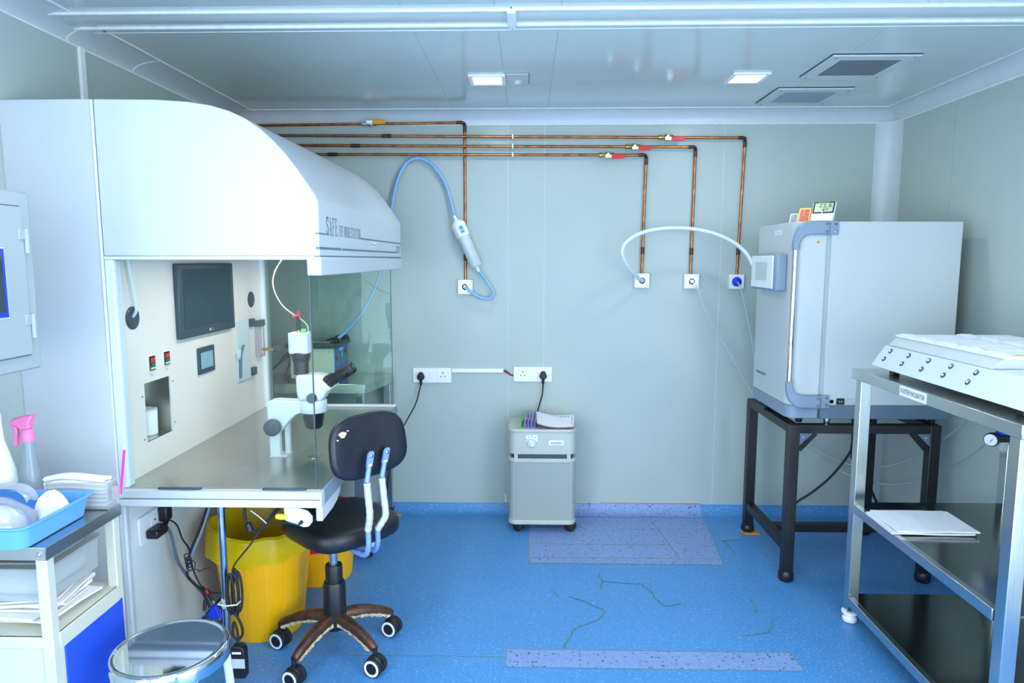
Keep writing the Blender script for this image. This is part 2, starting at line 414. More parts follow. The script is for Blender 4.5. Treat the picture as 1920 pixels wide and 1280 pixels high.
GLYPHS = {  # slab-serif capitals: wide strokes, thin strokes, serif bars, in a unit box
 'S': ([[(.85,.78),(.6,.97),(.3,.95),(.14,.78),(.22,.62),(.72,.42),(.86,.25),(.7,.05),(.36,.03),(.12,.22)]], [], [(.80,.70,.92,.98),(.06,.02,.18,.30)]),
 'A': ([[(.5,.97),(.84,.03)]], [[(.5,.97),(.16,.03)],[(.28,.34),(.72,.34)]], [(0,0,.34,.07),(.62,0,1,.07)]),
 'F': ([[(.28,.03),(.28,.97)]], [[(.28,.96),(.9,.96)],[(.28,.52),(.66,.52)]], [(.06,0,.52,.07),(.06,.93,.3,1),(.86,.72,.94,1),(.62,.40,.70,.64)]),
 'E': ([[(.28,.03),(.28,.97)]], [[(.28,.96),(.9,.96)],[(.28,.52),(.66,.52)],[(.28,.04),(.92,.04)]], [(.06,0,.3,.07),(.06,.93,.3,1),(.84,.74,.92,1),(.88,0,.96,.28),(.62,.40,.70,.64)]),
 'I': ([[(.5,.03),(.5,.97)]], [], [(.2,0,.8,.07),(.2,.93,.8,1)]),
 'V': ([[(.18,.97),(.5,.03)]], [[(.82,.97),(.5,.03)]], [(0,.93,.38,1),(.64,.93,1,1)]),
 'W': ([[(.14,.97),(.32,.03)],[(.52,.9),(.70,.03)]], [[(.32,.03),(.52,.9)],[(.88,.97),(.70,.03)]], [(0,.93,.30,1),(.40,.88,.62,.95),(.74,.93,1,1)]),
 'O': ([[(.16,.3),(.16,.7)],[(.84,.3),(.84,.7)],[(.16,.7),(.3,.92),(.5,.97)],[(.84,.7),(.7,.92),(.5,.97)],[(.16,.3),(.3,.08),(.5,.03)],[(.84,.3),(.7,.08),(.5,.03)]], [], []),
 'R': ([[(.26,.03),(.26,.97)],[(.84,.84),(.84,.66)],[(.5,.5),(.88,.03)]], [[(.26,.96),(.66,.96),(.84,.84)],[(.84,.66),(.66,.52),(.26,.52)]], [(.06,0,.48,.07),(.06,.93,.3,1),(.76,0,1,.07)]),
 'K': ([[(.26,.03),(.26,.97)],[(.46,.56),(.86,.03)]], [[(.28,.36),(.82,.97)]], [(.06,0,.46,.07),(.06,.93,.46,1),(.66,.93,.98,1),(.68,0,1,.07)]),
 'T': ([[(.5,.03),(.5,.97)]], [[(.08,.96),(.92,.96)]], [(.28,0,.72,.07),(.04,.70,.12,1),(.88,.70,.96,1)]),
 'N': ([[(.2,.97),(.8,.03)]], [[(.2,.03),(.2,.97)],[(.8,.03),(.8,.97)]], [(.02,0,.4,.07),(.02,.93,.26,1),(.62,.93,1,1)]),
 'B': ([[(.26,.03),(.26,.97)],[(.80,.84),(.80,.66)],[(.86,.36),(.86,.16)]], [[(.26,.96),(.62,.96),(.8,.84)],[(.8,.66),(.62,.53),(.26,.53)],[(.62,.53),(.86,.36)],[(.86,.16),(.66,.04),(.26,.04)]], [(.06,0,.3,.07),(.06,.93,.3,1)]),
 'L': ([[(.28,.03),(.28,.97)]], [[(.28,.04),(.92,.04)]], [(.06,0,.3,.07),(.06,.93,.52,1),(.88,0,.96,.28)]),
}
def serif_text(parent, name, s, org, right, up, w, h, m, label=None):
    r, u = V(right), V(up); n = r.cross(u); mb = MB(); org = V(org)
    adv = w / sum(.55 if c == ' ' else 1.0 for c in s); cw = adv * .88; x = 0
    P = lambda a, b, k: org + r * (x + a * cw) + u * (b * h) + n * (.0004 + k * .0001)
    def stroke(pts, t, k):
        for (a, b), (c, d) in zip(pts[:-1], pts[1:]):
            dx, dy = (c - a) * cw, (d - b) * h; L = math.hypot(dx, dy); px, py = -dy / L * t / 2, dx / L * t / 2
            ex, ey = dx / L * t * .3, dy / L * t * .3
            q = [(a * cw - ex + px, b * h - ey + py), (a * cw - ex - px, b * h - ey - py), (c * cw + ex - px, d * h + ey - py), (c * cw + ex + px, d * h + ey + py)]
            mb.add([org + r * (x + i) + u * j + n * (.0004 + k * .0001) for i, j in q], [(0, 1, 2, 3)])
    for c in s:
        if c == ' ': x += adv * .55; continue
        wide, thin, bars = GLYPHS[c]
        for q in wide: stroke(q, cw * .20, 0)
        for q in thin: stroke(q, cw * .10, 1)
        for a, b, c_, d in bars: mb.add([P(a, b, 2), P(c_, b, 2), P(c_, d, 2), P(a, d, 2)], [(0, 1, 2, 3)])
        x += adv
    return obj(name, mb, m, parent, label=label)

def text(parent, name, s, org, right, up, w, h, m, t=0.0006, label=None):
    """lettering fitted into a w x h frame whose lower left corner is org"""
    c = bpy.data.curves.new(name, 'FONT'); c.body = s; c.resolution_u = 3
    tmp = bpy.data.objects.new(name, c); COL.objects.link(tmp)
    bpy.context.view_layer.update()
    me0 = bpy.data.meshes.new_from_object(tmp.evaluated_get(bpy.context.evaluated_depsgraph_get()))
    bpy.data.objects.remove(tmp)
    co = [v.co.copy() for v in me0.vertices]; fs = [tuple(p.vertices) for p in me0.polygons]
    x0, x1 = min(p.x for p in co), max(p.x for p in co); y0, y1 = min(p.y for p in co), max(p.y for p in co)
    r, u = V(right).normalized(), V(up).normalized(); n = r.cross(u)
    mb = MB(); mb.add([V(org) + r * ((p.x - x0) / (x1 - x0) * w) + u * ((p.y - y0) / (y1 - y0) * h) + n * t for p in co], fs)
    o = obj(name, mb, m, parent, label=label)
    return o

# ================================================================== THE ROOM
XL, XR, YB, YF, H = -1.715, 2.09, 4.07, -2.4, 2.4
RC = 0.072                                                    # radius of the cove trims
floor = struct('floor', MB().box(XL, XR, YF, YB, -0.05, 0), 'floor')
# lavender repair patches, each sheet its own piece
xs = lambda y: .79 - .055 * (y - 3.42) / .565                  # slanting joint between the two halves
xe = lambda y: 1.0 + .055 * (y - 3.35) / .64
for q in ([(.012, 3.352), (xe(3.352), 3.352), (xe(3.415), 3.415), (.012, 3.415)],
          [(.012, 3.421), (xs(3.421), 3.421), (xs(3.585), 3.585), (.012, 3.585)], [(.012, 3.591), (xs(3.591), 3.591), (xs(3.80), 3.80), (.012, 3.80)], [(.012, 3.806), (xs(3.806), 3.806), (xs(3.985), 3.985), (.012, 3.985)],
          [(xs(3.421) + .006, 3.421), (xe(3.421), 3.421), (xe(3.985), 3.985), (xs(3.985) + .006, 3.985)], [(-.08, 2.447), (1.048, 2.447), (1.040, 2.563), (-.08, 2.563)]):
    obj('repair_patch', MB().prism(q, 'z', 0, 0.0012), 'floor_patch', floor)
def ribbon(pts, w, z=0.0016):
    mb = MB()
    for i in range(len(pts) - 1):
        a, b = V(pts[i]), V(pts[i + 1]); d = (b - a).normalized(); n = V((-d.y, d.x, 0)) * w / 2
        mb.add([(a.x - n.x, a.y - n.y, z), (a.x + n.x, a.y + n.y, z), (b.x + n.x, b.y + n.y, z), (b.x - n.x, b.y - n.y, z)], [(0, 3, 2, 1)])
    return mb
for pts in (
    [(0.355, 3.227, 0.000), (0.365, 3.153, 0.000), (0.351, 3.072, 0.000)],
    [(0.365, 3.153, 0.000), (0.453, 3.139, 0.000), (0.550, 3.136, 0.000), (0.584, 3.057, 0.000), (0.591, 2.986, 0.000), (0.622, 2.919, 0.000), (0.699, 2.944, 0.000)],
    [(0.194, 3.002, 0.000), (0.271, 2.949, 0.000), (0.345, 2.875, 0.000), (0.308, 2.797, 0.000), (0.195, 2.717, 0.000), (0.163, 2.623, 0.000), (0.151, 2.573, 0.000)],
    [(0.115, 3.067, 0.000), (0.145, 3.006, 0.000)],
    [(1.025, 3.006, 0.000), (1.015, 2.872, 0.000)],
    [(1.068, 2.823, 0.000), (1.010, 2.711, 0.000), (0.874, 2.683, 0.000)],
    [(1.178, 3.667, 0.000), (1.082, 3.651, 0.000), (1.103, 3.525, 0.000), (1.106, 3.485, 0.000)]):
    dense = []
    for i in range(len(pts) - 1):
        a, b = V(pts[i]), V(pts[i + 1]); k = 4
        for j in range(k):
            p = a.lerp(b, j / k)
            if j: p += V((random.uniform(-.006, .006), random.uniform(-.006, .006), 0))
            dense.append(p)
    dense.append(V(pts[-1]))
    obj('floor_crack', ribbon(dense, 0.006), 'crack', floor)
for pts in ([(0.009, 3.985), (0.009, 3.35), (1.002, 3.349), (1.057, 3.985)], [(0.793, 3.42), (0.738, 3.985)], [(0.012, 3.418), (1.0, 3.418)], [(0.012, 3.588), (0.77, 3.588)],
            [(-0.083, 2.444), (1.05, 2.444), (1.043, 2.566), (-0.083, 2.566), (-0.083, 2.444)], [(-0.9, 2.512), (-0.083, 2.512)]):
    obj('floor_seam', ribbon([(x, y, 0) for x, y in pts], 0.003, 0.0014), 'seam', floor)

# ---- walls: a backing slab in joint colour, enamelled panels stand 2 mm proud of it
def wall_panels(parent, spans, make):
    for a, b in spans: obj('wall_panel', make(a + 0.0012, b - 0.0012), 'wall', parent)
wb = struct('wall_back', MB().box(XL - .06, XR + .06, YB, YB + .06, -.05, H + .06), 'caulk')
edges = [XL, -1.25, -0.823, -0.118, 0.095, 1.13, XR]
wall_panels(wb, zip(edges[:-1], edges[1:]), lambda a, b: MB().box(a, b, YB - .0022, YB + .001, 0, H))
wl = struct('wall_left', MB().box(XL - .06, XL, YF, YB, -.05, H + .06), 'caulk')
edges = [YF, -0.5, 0.65, 1.8, 2.68, 3.3, YB]
wall_panels(wl, zip(edges[:-1], edges[1:]), lambda a, b: MB().box(XL - .001, XL + .0022, a, b, 0, H))
obj('joint_strip', MB().box(XL, XL + .012, 2.664, 2.698, 0, 2.352), 'white', wl, 0.003)
wr = struct('wall_right', MB().box(XR, XR + .06, YF, YB, -.05, H + .06), 'caulk')
edges = [YF, -0.4, 0.8, 2.0, 3.495, YB]
wall_panels(wr, zip(edges[:-1], edges[1:]), lambda a, b: MB().box(XR - .0022, XR + .001, a, b, 0, H))
wf = struct('wall_front', MB().box(XL - .06, XR + .06, YF - .06, YF, -.05, H + .06), 'wall')
wn = struct('fill_window_1', MB().box(-1.42, 1.82, YF, YF + .012, .12, 2.12), 'fill_pane')  # invented window out of view, glowing to brighten the room
for a in ((-1.5, 1.9, .07, .14), (-1.5, 1.9, 2.10, 2.18), (-1.5, -1.40, .14, 2.10), (1.80, 1.9, .14, 2.10), (.16, .24, .14, 2.10)):
    obj('window_frame', MB().box(a[0], a[1], YF, YF + .03, a[2], a[3]), 'white', wn, .003)
for nm, xw, d, ya, yb in (('fill_window_2', XR, -1, -1.85, .75), ('fill_window_3', XL, 1, -1.9, .60)):  # two more invented windows on the side walls, also for fill
    wn = struct(nm, MB().box(min(xw, xw + d * .012), max(xw, xw + d * .012), ya, yb, .12, 2.12), 'fill_pane')
    for a in ((ya - .08, yb + .08, .07, .14), (ya - .08, yb + .08, 2.10, 2.18), (ya - .08, ya + .02, .14, 2.10), (yb - .02, yb + .08, .14, 2.10), ((ya + yb) / 2 - .04, (ya + yb) / 2 + .04, .14, 2.10)):
        obj('window_frame', MB().box(min(xw, xw + d * .03), max(xw, xw + d * .03), *a), 'white', wn, .003)
ce = struct('ceiling', MB().box(XL - .06, XR + .06, YF - .06, YB + .06, H, H + .06), 'caulk')
edges = [XL, -1.15, -0.4335, -0.1145, 0.11, 1.33, XR]
for a, b in zip(edges[:-1], edges[1:]):
    obj('ceiling_panel', MB().box(a + .0012, b - .0012, 2.652, YB, H - .0022, H + .001), 'ceiling', ce)
    obj('ceiling_panel', MB().box(a + .0012, b - .0012, YF, 2.43, H - .0022, H + .001), 'ceiling', ce)

# ---- cover strip across the ceiling, two beads with shallow channels between
for x0, x1, dy in ((XL, -0.062, 0.006), (-0.058, XR, 0)):
    t = struct('trim_1' if x0 == XL else 'trim_2', MB().box(x0, x1, 2.43 + dy, 2.652 + dy, H - .006, H), 'ceiling')
    for y, w, h in ((2.438, .012, .014), (2.585, .013, .016), (2.648, .005, .008)):
        obj('bead', MB().box(x0, x1, y + dy - w / 2, y + dy + w / 2, H - h, H - .003), 'caulk', t, 0.002)
    obj('channel', MB().prism([(2.452 + dy, H - .004), (2.48 + dy, H - .012), (2.55 + dy, H - .012), (2.575 + dy, H - .004)], 'x', x0, x1), 'ceiling', t)
obj('joint_plate', MB().box(-0.075, -0.045, 2.44, 2.60, H - .02, H - .004), 'white', bpy.data.objects['trim_2'], 0.003)

# ---- cove trims: hollow quarter rounds between ceiling and walls, and up the far right corner
LW, LH = .123, .046                                            # the left hand trim is wider and flatter
def wide_cove(n=10):
    pts = [(0, 0), (LW + .005, 0), (LW + .005, .003)]
    for i in range(n + 1):
        t = PI / 2 * i / n
        pts.append((LW - LW * math.sin(t) + .003, LH - LH * math.cos(t) + .003))
    return pts + [(.003, LH + .006), (0, LH + .006)]
def cove(n=8, r=RC):                                          # outline in (distance from wall, distance below ceiling)
    pts = [(0, 0), (r + .006, 0), (r + .006, .003)]
    for i in range(n + 1):
        t = PI / 2 * i / n
        pts.append((r - r * math.sin(t) + .003, r - r * math.cos(t) + .003))
    return pts + [(.003, r + .006), (0, r + .006)]
def bead(parent, pts, ax, a0, a1):                              # pale sealant line along an edge of the trim
    for (p, q) in pts: obj('sealant_bead', MB().prism([(p - .003, q - .003), (p + .003, q - .003), (p + .003, q + .003), (p - .003, q + .003)], ax, a0, a1), 'caulk', parent)
t3 = struct('trim_3', MB().prism([(YB - d, H - e) for d, e in cove()], 'x', XL, XR), 'cove')
bead(t3, ((YB - RC - .006, H - .003), (YB - .003, H - RC - .006)), 'x', XL + RC, XR - RC)
for k, (y0, y1) in enumerate(((YF, 2.60), (2.606, 3.03), (3.034, YB))):
    t4 = struct('trim_%d' % (4 + k), MB().prism([(XL + d, H - e) for d, e in wide_cove()], 'y', y0, y1), 'cove')
    bead(t4, ((XL + LW + .006, H - .003), (XL + .003, H - LH - .006)), 'y', y0, min(y1, YB - RC))
t7 = struct('trim_7', MB().prism([(XR - d, H - e) for d, e in cove()], 'y', YF, YB), 'cove')
bead(t7, ((XR - RC - .006, H - .003), (XR - .003, H - RC - .006)), 'y', YF, YB - RC)
struct('trim_8', MB().prism([(XR - d, YB - e) for d, e in cove(r=.10)], 'z', 0.05, H - RC), 'cove')
for k, y in enumerate((2.603, 3.032)):
    struct('trim_%d' % (9 + k), MB().prism([(XL + d + .001, H - e - .001) for d, e in wide_cove()], 'y', y - .004, y + .004), 'white')

# ---- coved vinyl skirting
def skirt(r=.056, n=6):
    pts = [(0, 0), (r + .02, 0)]
    for i in range(n + 1):
        t = PI / 2 * i / n
        pts.append((r - r * math.sin(t) + .003, r - r * math.cos(t) + .001))
    return pts + [(0, r + .001)]
sb = struct('baseboard_back', MB().prism([(YB - d, e) for d, e in skirt()], 'x', XL, XR), 'floor')
obj('baseboard_patch', MB().prism([(YB - d - .0015, e + .001) for d, e in skirt()], 'x', 0.012, 1.06), 'floor_patch', sb)
obj('sealant', MB().box(0.45, 1.06, YB - .004, YB - .001, .055, .064), 'wood', sb)
struct('baseboard_left', MB().prism([(XL + d, e) for d, e in skirt()], 'y', YF, YB), 'floor')
struct('baseboard_right', MB().prism([(XR - d, e) for d, e in skirt()], 'y', YF, YB), 'floor')
# stray sealant smear where the panel joint meets the skirting
obj('sealant_smear', MB().prism([(-.140, .06), (-.128, .062), (-.131, .085), (-.134, .118), (-.138, .12), (-.139, .09)], 'y', YB - .004, YB - .0022), 'caulk', wb)

# ================================================================== CEILING FITTINGS
def ceiling_light(x, y, half, label, group):
    t = thing('ceiling_light', label, 'ceiling light', (x, y, H - .012), group)
    mb = MB()
    o_, i_ = half, half * 0.78
    for a in ((-o_, o_, -o_, -i_), (-o_, o_, i_, o_), (-o_, -i_, -i_, i_), (i_, o_, -i_, i_)):
        mb.box(x + a[0], x + a[1], y + a[2], y + a[3], H - .012, H - .002)
    obj('frame', mb, 'white', t, .0015)
    obj('diffuser', MB().box(x - i_, x + i_, y - i_, y + i_, H - .010, H - .003), 'diffuser', t)
ceiling_light(-0.195, 3.362, .086, 'small square ceiling light beside the flush cover plate', 'small square ceiling lights')
ceiling_light(1.025, 3.355, .086, 'small square ceiling light beside the two air grilles', 'small square ceiling lights')
for k, (x, y) in enumerate(FILL_PANELS):  # unseen panels added to brighten the room
    ceiling_light(x, y, .3, 'added unseen ceiling fill light, %s of three in the row %s' % (('left', 'middle', 'right')[k % 3], 'before the cross trim' if k < 3 else 'nearer to the front wall'), 'added unseen ceiling fill lights')
t = thing('ceiling_cover_plate', 'flush square cover plate beside the left ceiling light', 'cover plate', (-0.045, 3.35, H - .01))
obj('plate', MB().box(-0.103, 0.0, 3.262, 3.445, H - .008, H - .002), 'ceiling', t, .001)
mb = MB()
mb.box(-0.105, 0.003, 3.258, 3.262, H - .004, H - .0022).box(0.0, 0.004, 3.258, 3.447, H - .006, H - .0022)
obj('shadow_gap', mb, 'slate', t)
obj('lens', MB().lathe([(.0, -.012), (.022, -.011), (.03, -.004), (.034, 0)], (-0.052, 3.40, H - .008), n=20, sy=.6), 'pale', t)

def vent(x0, x1, y0, y1, label, nx, ny, tilt, rows):
    t = thing('air_grille', label, 'air grille', ((x0 + x1) / 2, (y0 + y1) / 2, H - .012), 'perforated air grilles')
    z = H - .010
    obj('plate', MB().prism([(x0, y0), (x1, y0), (x1, y1), (x0, y1)], 'z', z - .003, z + .004), 'pale', t, .001)
    mb = MB().box(x0 - .003, x1 + .002, y0 - .003, y0, H - .005, H - .001).box(x0 - .003, x0, y0, y1, H - .005, H - .001)
    obj('gasket', mb, 'dark_grey', t)
    mb = MB(); mx = .055; dx = (x1 - x0 - 2 * mx) / nx; dy = (y1 - y0 - 2 * mx) / ny
    for i in range(nx):
        for j in range(ny):
            cx = x0 + mx + (i + .5) * dx; cy = y0 + mx + (j + .5) * dy
            mb.box(cx - dx * .33, cx + dx * .33, cy - dy * .36, cy + dy * .36, z - .0042, z - .003)
    obj('perforation', mb, rows, t, kind='stuff')
    for cx, cy in ((x0 + .02, y0 + .02), (x1 - .02, y0 + .02), (x1 - .02, y1 - .02), (x0 + .02, y1 - .02)):
        obj('screw', MB().lathe([(.006, -.006), (.006, -.003)], (cx, cy, z), n=10), 'mid_grey', t)
vent(1.27, 1.638, 2.997, 3.35, 'ceiling air grille nearer to us, with dark open slots', 17, 13, 0, 'dark_grey')
vent(1.243, 1.617, 3.552, 3.893, 'ceiling air grille closer to the back wall, with pale slots', 17, 13, 0, 'mid_grey')

# ================================================================== LAMINAR FLOW WORK STATION
ws = thing('work_station', 'white laminar flow work station with curved hood, glass sides and steel worktop', 'work station', (-1.1, 2.9, 0))
XB, XF, YN, YR = -1.405, -0.683, 2.24, 3.68
obj('cabinet_body', MB().box(XL + .001, XB, YN, YN + .05, .012, 2.06), 'white_metal', ws, .004)
mb = MB().box(XL + .001, XB - .135, YN + .051, YR, .012, 2.058).box(XB - .135, XB, 3.576, YR, .76, 2.058).box(XB - .135, XB, YN + .051, 3.576, 1.56, 2.058)
obj('body_rear', mb, 'white_metal', ws, .003)
obj('body_joint', MB().box(XB - .004, XB + .003, YN - .004, YN, 1.2, 2.055), 'caulk', ws)
prof = [(XB + .003, 1.558), (XB + .003, 2.06), (-1.2, 2.057), (-1.096, 2.05), (-1.02, 2.038), (-.96, 2.02), (-.909, 1.996), (-.86, 1.962), (-.82, 1.925), (-.785, 1.887), (-.748, 1.838), (-.712, 1.785), (-.69, 1.75), (XF, 1.733), (XF, 1.558)]
obj('hood', MB().prism(prof, 'y', YN, YR), 'white_metal', ws, .004, sharp=25)
obj('hood_rail', MB().box(XB, XF - .02, YN + .004, YN + .03, 1.546, 1.558), 'cool_metal', ws, .002)
obj('valance', MB().box(XF - .045, XF + .004, YN, YR, 1.494, 1.556), 'white_metal', ws, .006)
obj('valance_gap', MB().box(XF - .04, XF + .0012, YN + .006, YR - .004, 1.5555, 1.5585), 'slate', ws)
# side trim and lettering on the front of the hood
xt = XF + .0006
serif_text(ws, 'lettering', 'SAFE', (XF, 2.322, 1.629), (0, 1, 0), (0, 0, 1), .142, .062, 'grey_text', label='grey lettering SAFE')
serif_text(ws, 'lettering', 'IVF WORK STATION', (XF, 2.475, 1.629), (0, 1, 0), (0, 0, 1), .325, .040, 'grey_text', label='grey lettering IVF WORK STATION')
serif_text(ws, 'lettering', 'STBL', (XF, 3.585, 1.583), (0, 1, 0), (0, 0, 1), .075, .033, 'grey_text', label='grey letters at the far end of the hood front')
for y0, y1, z0, z1 in ((2.24, 2.315, 1.629, 1.634), (2.80, 3.676, 1.629, 1.635), (2.24, 2.50, 1.580, 1.588), (2.515, 3.565, 1.580, 1.587), (3.557, 3.567, 1.58, 1.618)):
    obj('pinstripe', MB().box(xt, xt + .0005, y0, y1, z0, z1), 'grey_text', ws)
for z0, z1 in ((1.629, 1.634), (1.580, 1.588)):               # pinstripes turn the near corner
    obj('pinstripe', MB().box(XF - .012, XF + .001, YN - .0008, YN, z0, z1), 'grey_text', ws)
obj('name_sticker', MB().box(xt, xt + .0006, 2.99, 3.085, 1.602, 1.622), 'white', ws)
text(ws, 'lettering', 'Monitor', (xt + .0006, 2.995, 1.606), (0, 1, 0), (0, 0, 1), .085, .011, 'grey_text', label='tiny grey print on a white sticker')
# working chamber
mb = MB()
ny0, ny1, nz0, nz1 = 2.432, 2.614, .875, 1.095
for a in ((2.29, ny0, .765, 1.556), (ny1, 3.575, .765, 1.556), (ny0, ny1, .765, nz0), (ny0, ny1, nz1, 1.556)):
    mb.box(XB - .006, XB, a[0], a[1], a[2], a[3])
obj('back_panel', mb, 'cream', ws)
mb = MB()
mb.box(XB - .128, XB - .124, ny0 - .004, ny1 + .004, nz0 - .004, nz1 + .004).box(XB - .126, XB - .006, ny0 - .004, ny0, nz0, nz1).box(XB - .126, XB - .006, ny1, ny1 + .004, nz0, nz1)
mb.box(XB - .126, XB - .001, ny0, ny1, nz0 - .004, nz0).box(XB - .126, XB - .006, ny0, ny1, nz1, nz1 + .004)
obj('niche', mb, 'steel', ws, label='steel lined recess in the back panel')
for y, z in ((2.415, 1.05), (2.63, 1.07), (2.63, .905), (2.415, .89)):
    obj('screw', MB().lathe([(.004, 0), (.004, .002), (.002, .003)], (XB, y, z), (1, 0, 0), 10), 'mid_grey', ws)
obj('near_post', MB().box(XB, XB + .03, YN + .004, YN + .05, .765, 1.546), 'cool_metal', ws, .004)
obj('far_post', MB().box(XB, XB + .022, 3.553, 3.585, .765, 1.556), 'white', ws, .002)
obj('side_glass', MB().box(XB + .03, -.727, YN + .018, YN + .024, .767, 1.546), 'glass', ws, label='clear near side glass')
obj('glass_edge', MB().box(-.727, -.724, YN + .017, YN + .025, .767, 1.495), 'dark_grey', ws)
obj('far_glass', MB().box(XB + .022, -.722, 3.572, 3.578, .779, 1.556), 'glass_green', ws, label='greenish far side glass')
obj('glass_edge', MB().box(-.722, -.7195, 3.571, 3.579, .779, 1.495), 'dark_grey', ws)
obj('far_rail', MB().box(XB + .022, -.705, 3.56, 3.59, .765, .779), 'white_metal', ws, .003)
obj('worktop', MB().box(XB, -.709, YN + .005, 3.59, .742, .765), 'steel', ws, label='brushed steel worktop')
obj('worktop_lip', MB().box(-.709, -.701, YN + .01, 3.59, .705, .763), 'mid_grey', ws, .002, label='grey front edge of the worktop')
obj('worktop_hole', MB().lathe([(.03, 0), (.03, .0015), (.012, .002)], (-.852, 2.64, .765), n=24), 'steel_bright', ws)
obj('rail_upper', MB().box(XB - .02, -.705, YN - .025, YN + .012, .738, .764), 'white_metal', ws, .003)
obj('rail_lower', MB().box(XB - .02, -.701, YN - .022, YN + .015, .708, .735), 'cool_metal', ws, .003)
obj('rail_end', MB().box(-.705, -.697, YN - .024, YN + .014, .710, .764), 'white_metal', ws, .002)
for p0, p1 in (((-1.267, 2.200, 0.777), (-1.118, 2.200, 0.778)), ((-0.906, 2.200, 0.774), (-0.756, 2.200, 0.774))):
    h = obj('sash_handle', MB().bar((p0[0], YN - .0, .767), (p1[0], YN - .0, .767), .012, .008), 'dark_grey', ws, .002)
    obj('latch', MB().bar((p0[0] + .09, YN - .012, .763), (p0[0] + .13, YN - .012, .763), .006, .006), 'mid_grey', h)
obj('under_shelf', MB().box(XB, -.72, YN + .02, 3.58, .70, .742), 'under', ws)
obj('lower_panel', MB().box(XB - .01, XB, YN + .05, 3.58, .012, .705), 'under', ws)
obj('panel_edge', MB().box(XB, XB + .004, YN + .018, YN + .026, .012, .705), 'white', ws)
obj('elbow_guard', MB().prism([(2.27, .742), (2.51, .742), (2.51, .698), (2.495, .672), (2.46, .654), (2.40, .644), (2.27, .642)], 'x', -.735, -.712), 'cool_metal', ws, .003)
obj('lock_tab', MB().box(-.72, -.70, 2.66, 2.685, .66, .705), 'black', ws, .002)
obj('support_pole', MB().cyl((-1.075, 2.285, .012), (-1.075, 2.285, .708), .0125), 'chrome_worn', ws, label='thin steel support pole at the near edge')
obj('pole_collar', MB().lathe([(.022, 0), (.022, .008), (.014, .012)], (-1.075, 2.285, 0), n=20), 'chrome_worn', ws)
obj('cable_strap', MB().lathe([(.0145, 0), (.0155, .003), (.0155, .032), (.0145, .035)], (-1.075, 2.285, .315), n=20), 'pale', ws)
obj('far_leg', MB().box(-.895, -.845, 3.40, 3.45, .11, .70), 'slate', ws, .002)
fb = obj('foot_bar', MB().box(-1.35, -.785, 3.37, 3.47, .052, .115), 'cool_metal', ws, .004)
obj('levelling_foot', MB().lathe([(.026, 0), (.026, .008), (.015, .03), (.012, .052)], (-.84, 3.42, 0), n=20), 'black', fb)
obj('far_leg', MB().box(-1.36, -1.32, 3.40, 3.45, .0, .70), 'slate', ws, .002)
# controls on the back panel
for (y0, y1, z0, z1, cap) in ((2.468, 2.507, 1.136, 1.190, 'WORK'), (2.572, 2.612, 1.141, 1.193, 'AIR')):
    d = obj('temperature_display', MB().box(XB, XB + .004, y0 - .004, y1 + .003, z0 - .005, z1 + .003), 'white', ws, .001)
    obj('face', MB().box(XB + .004, XB + .0055, y0, y1, z0, z1), 'black', d)
    text(d, 'digits', '383' if cap == 'WORK' else '380', (XB + .0055, y0 + .008, z1 - .024), (0, 1, 0), (0, 0, 1), .026, .017, 'led_red', label='red glowing digits')
    text(d, 'digits', '370', (XB + .0055, y0 + .012, z1 - .039), (0, 1, 0), (0, 0, 1), .022, .011, 'led_green', label='green glowing digits')
    obj('button_row', MB().box(XB + .0055, XB + .0062, y0 + .010, y1 - .002, z0 + .004, z0 + .012), 'pale', d)
    obj('button', MB().box(XB + .0055, XB + .0062, y0 + .003, y0 + .009, z0 + .003, z0 + .013), 'orange', d)
    text(d, 'caption', cap, (XB, y0 + .008, z0 - .020), (0, 1, 0), (0, 0, 1), .022, .007, 'ink_grey')
c = obj('control_screen', MB().box(XB, XB + .008, 2.838, 2.988, 1.058, 1.173), 'dark_grey', ws, .003)
obj('display', MB().box(XB + .008, XB + .009, 2.858, 2.968, 1.080, 1.150), 'lcd', c)
for y, z, r in ((2.385, 1.341, .041), (3.430, 1.347, .040)):
    g = obj('port_grommet', MB().lathe([(r, 0), (r, .003), (r * .86, .006), (r * .8, .0035), (0, .003)], (XB, y, z), (1, 0, 0), 32), 'dark_grey', ws)
dp = obj('access_door', MB().box(XB, XB + .006, 3.228, 3.385, .955, 1.255), 'cool_metal', ws, .002)
obj('lever', MB().tube([(XB + .012, 3.24, .975), (XB + .016, 3.245, 1.08), (XB + .016, 3.25, 1.095), (XB + .012, 3.29, 1.13)], .006), 'slate', dp)
obj('lever_boss', MB().lathe([(.026, 0), (.026, .006), (.012, .01)], (XB + .006, 3.245, 1.09), (1, 0, 0), 20), 'cool_metal', dp)
for z in (1.232, .985):
    obj('hinge', MB().box(XB + .002, XB + .02, 3.378, 3.425, z - .02, z + .02), 'dark_grey', dp, .002)
fm = obj('flow_meter', MB().box(XB + .001, XB + .022, 3.455, 3.535, 1.045, 1.205), 'acrylic', ws, .002)
obj('cap', MB().box(XB + .001, XB + .026, 3.45, 3.54, 1.205, 1.237), 'dark_grey', fm, .003)
obj('scale', MB().box(XB + .022, XB + .0225, 3.462, 3.478, 1.06, 1.19), 'pink_edge', fm)
obj('scale', MB().box(XB + .022, XB + .0225, 3.510, 3.528, 1.05, 1.09), 'pink_edge', fm)
obj('float_tube', MB().cyl((XB + .024, 3.494, 1.06), (XB + .024, 3.494, 1.20), .006), 'tube_clear', fm)
k = obj('needle_valve', MB().cyl((XB + .022, 3.495, 1.084), (XB + .085, 3.495, 1.084), .008), 'brass', fm)
obj('knob', MB().lathe([(.019, 0), (.021, .004), (.021, .036), (.016, .040)], (XB + .085, 3.495, 1.084), (1, 0, 0), 16), 'dark_grey', k)

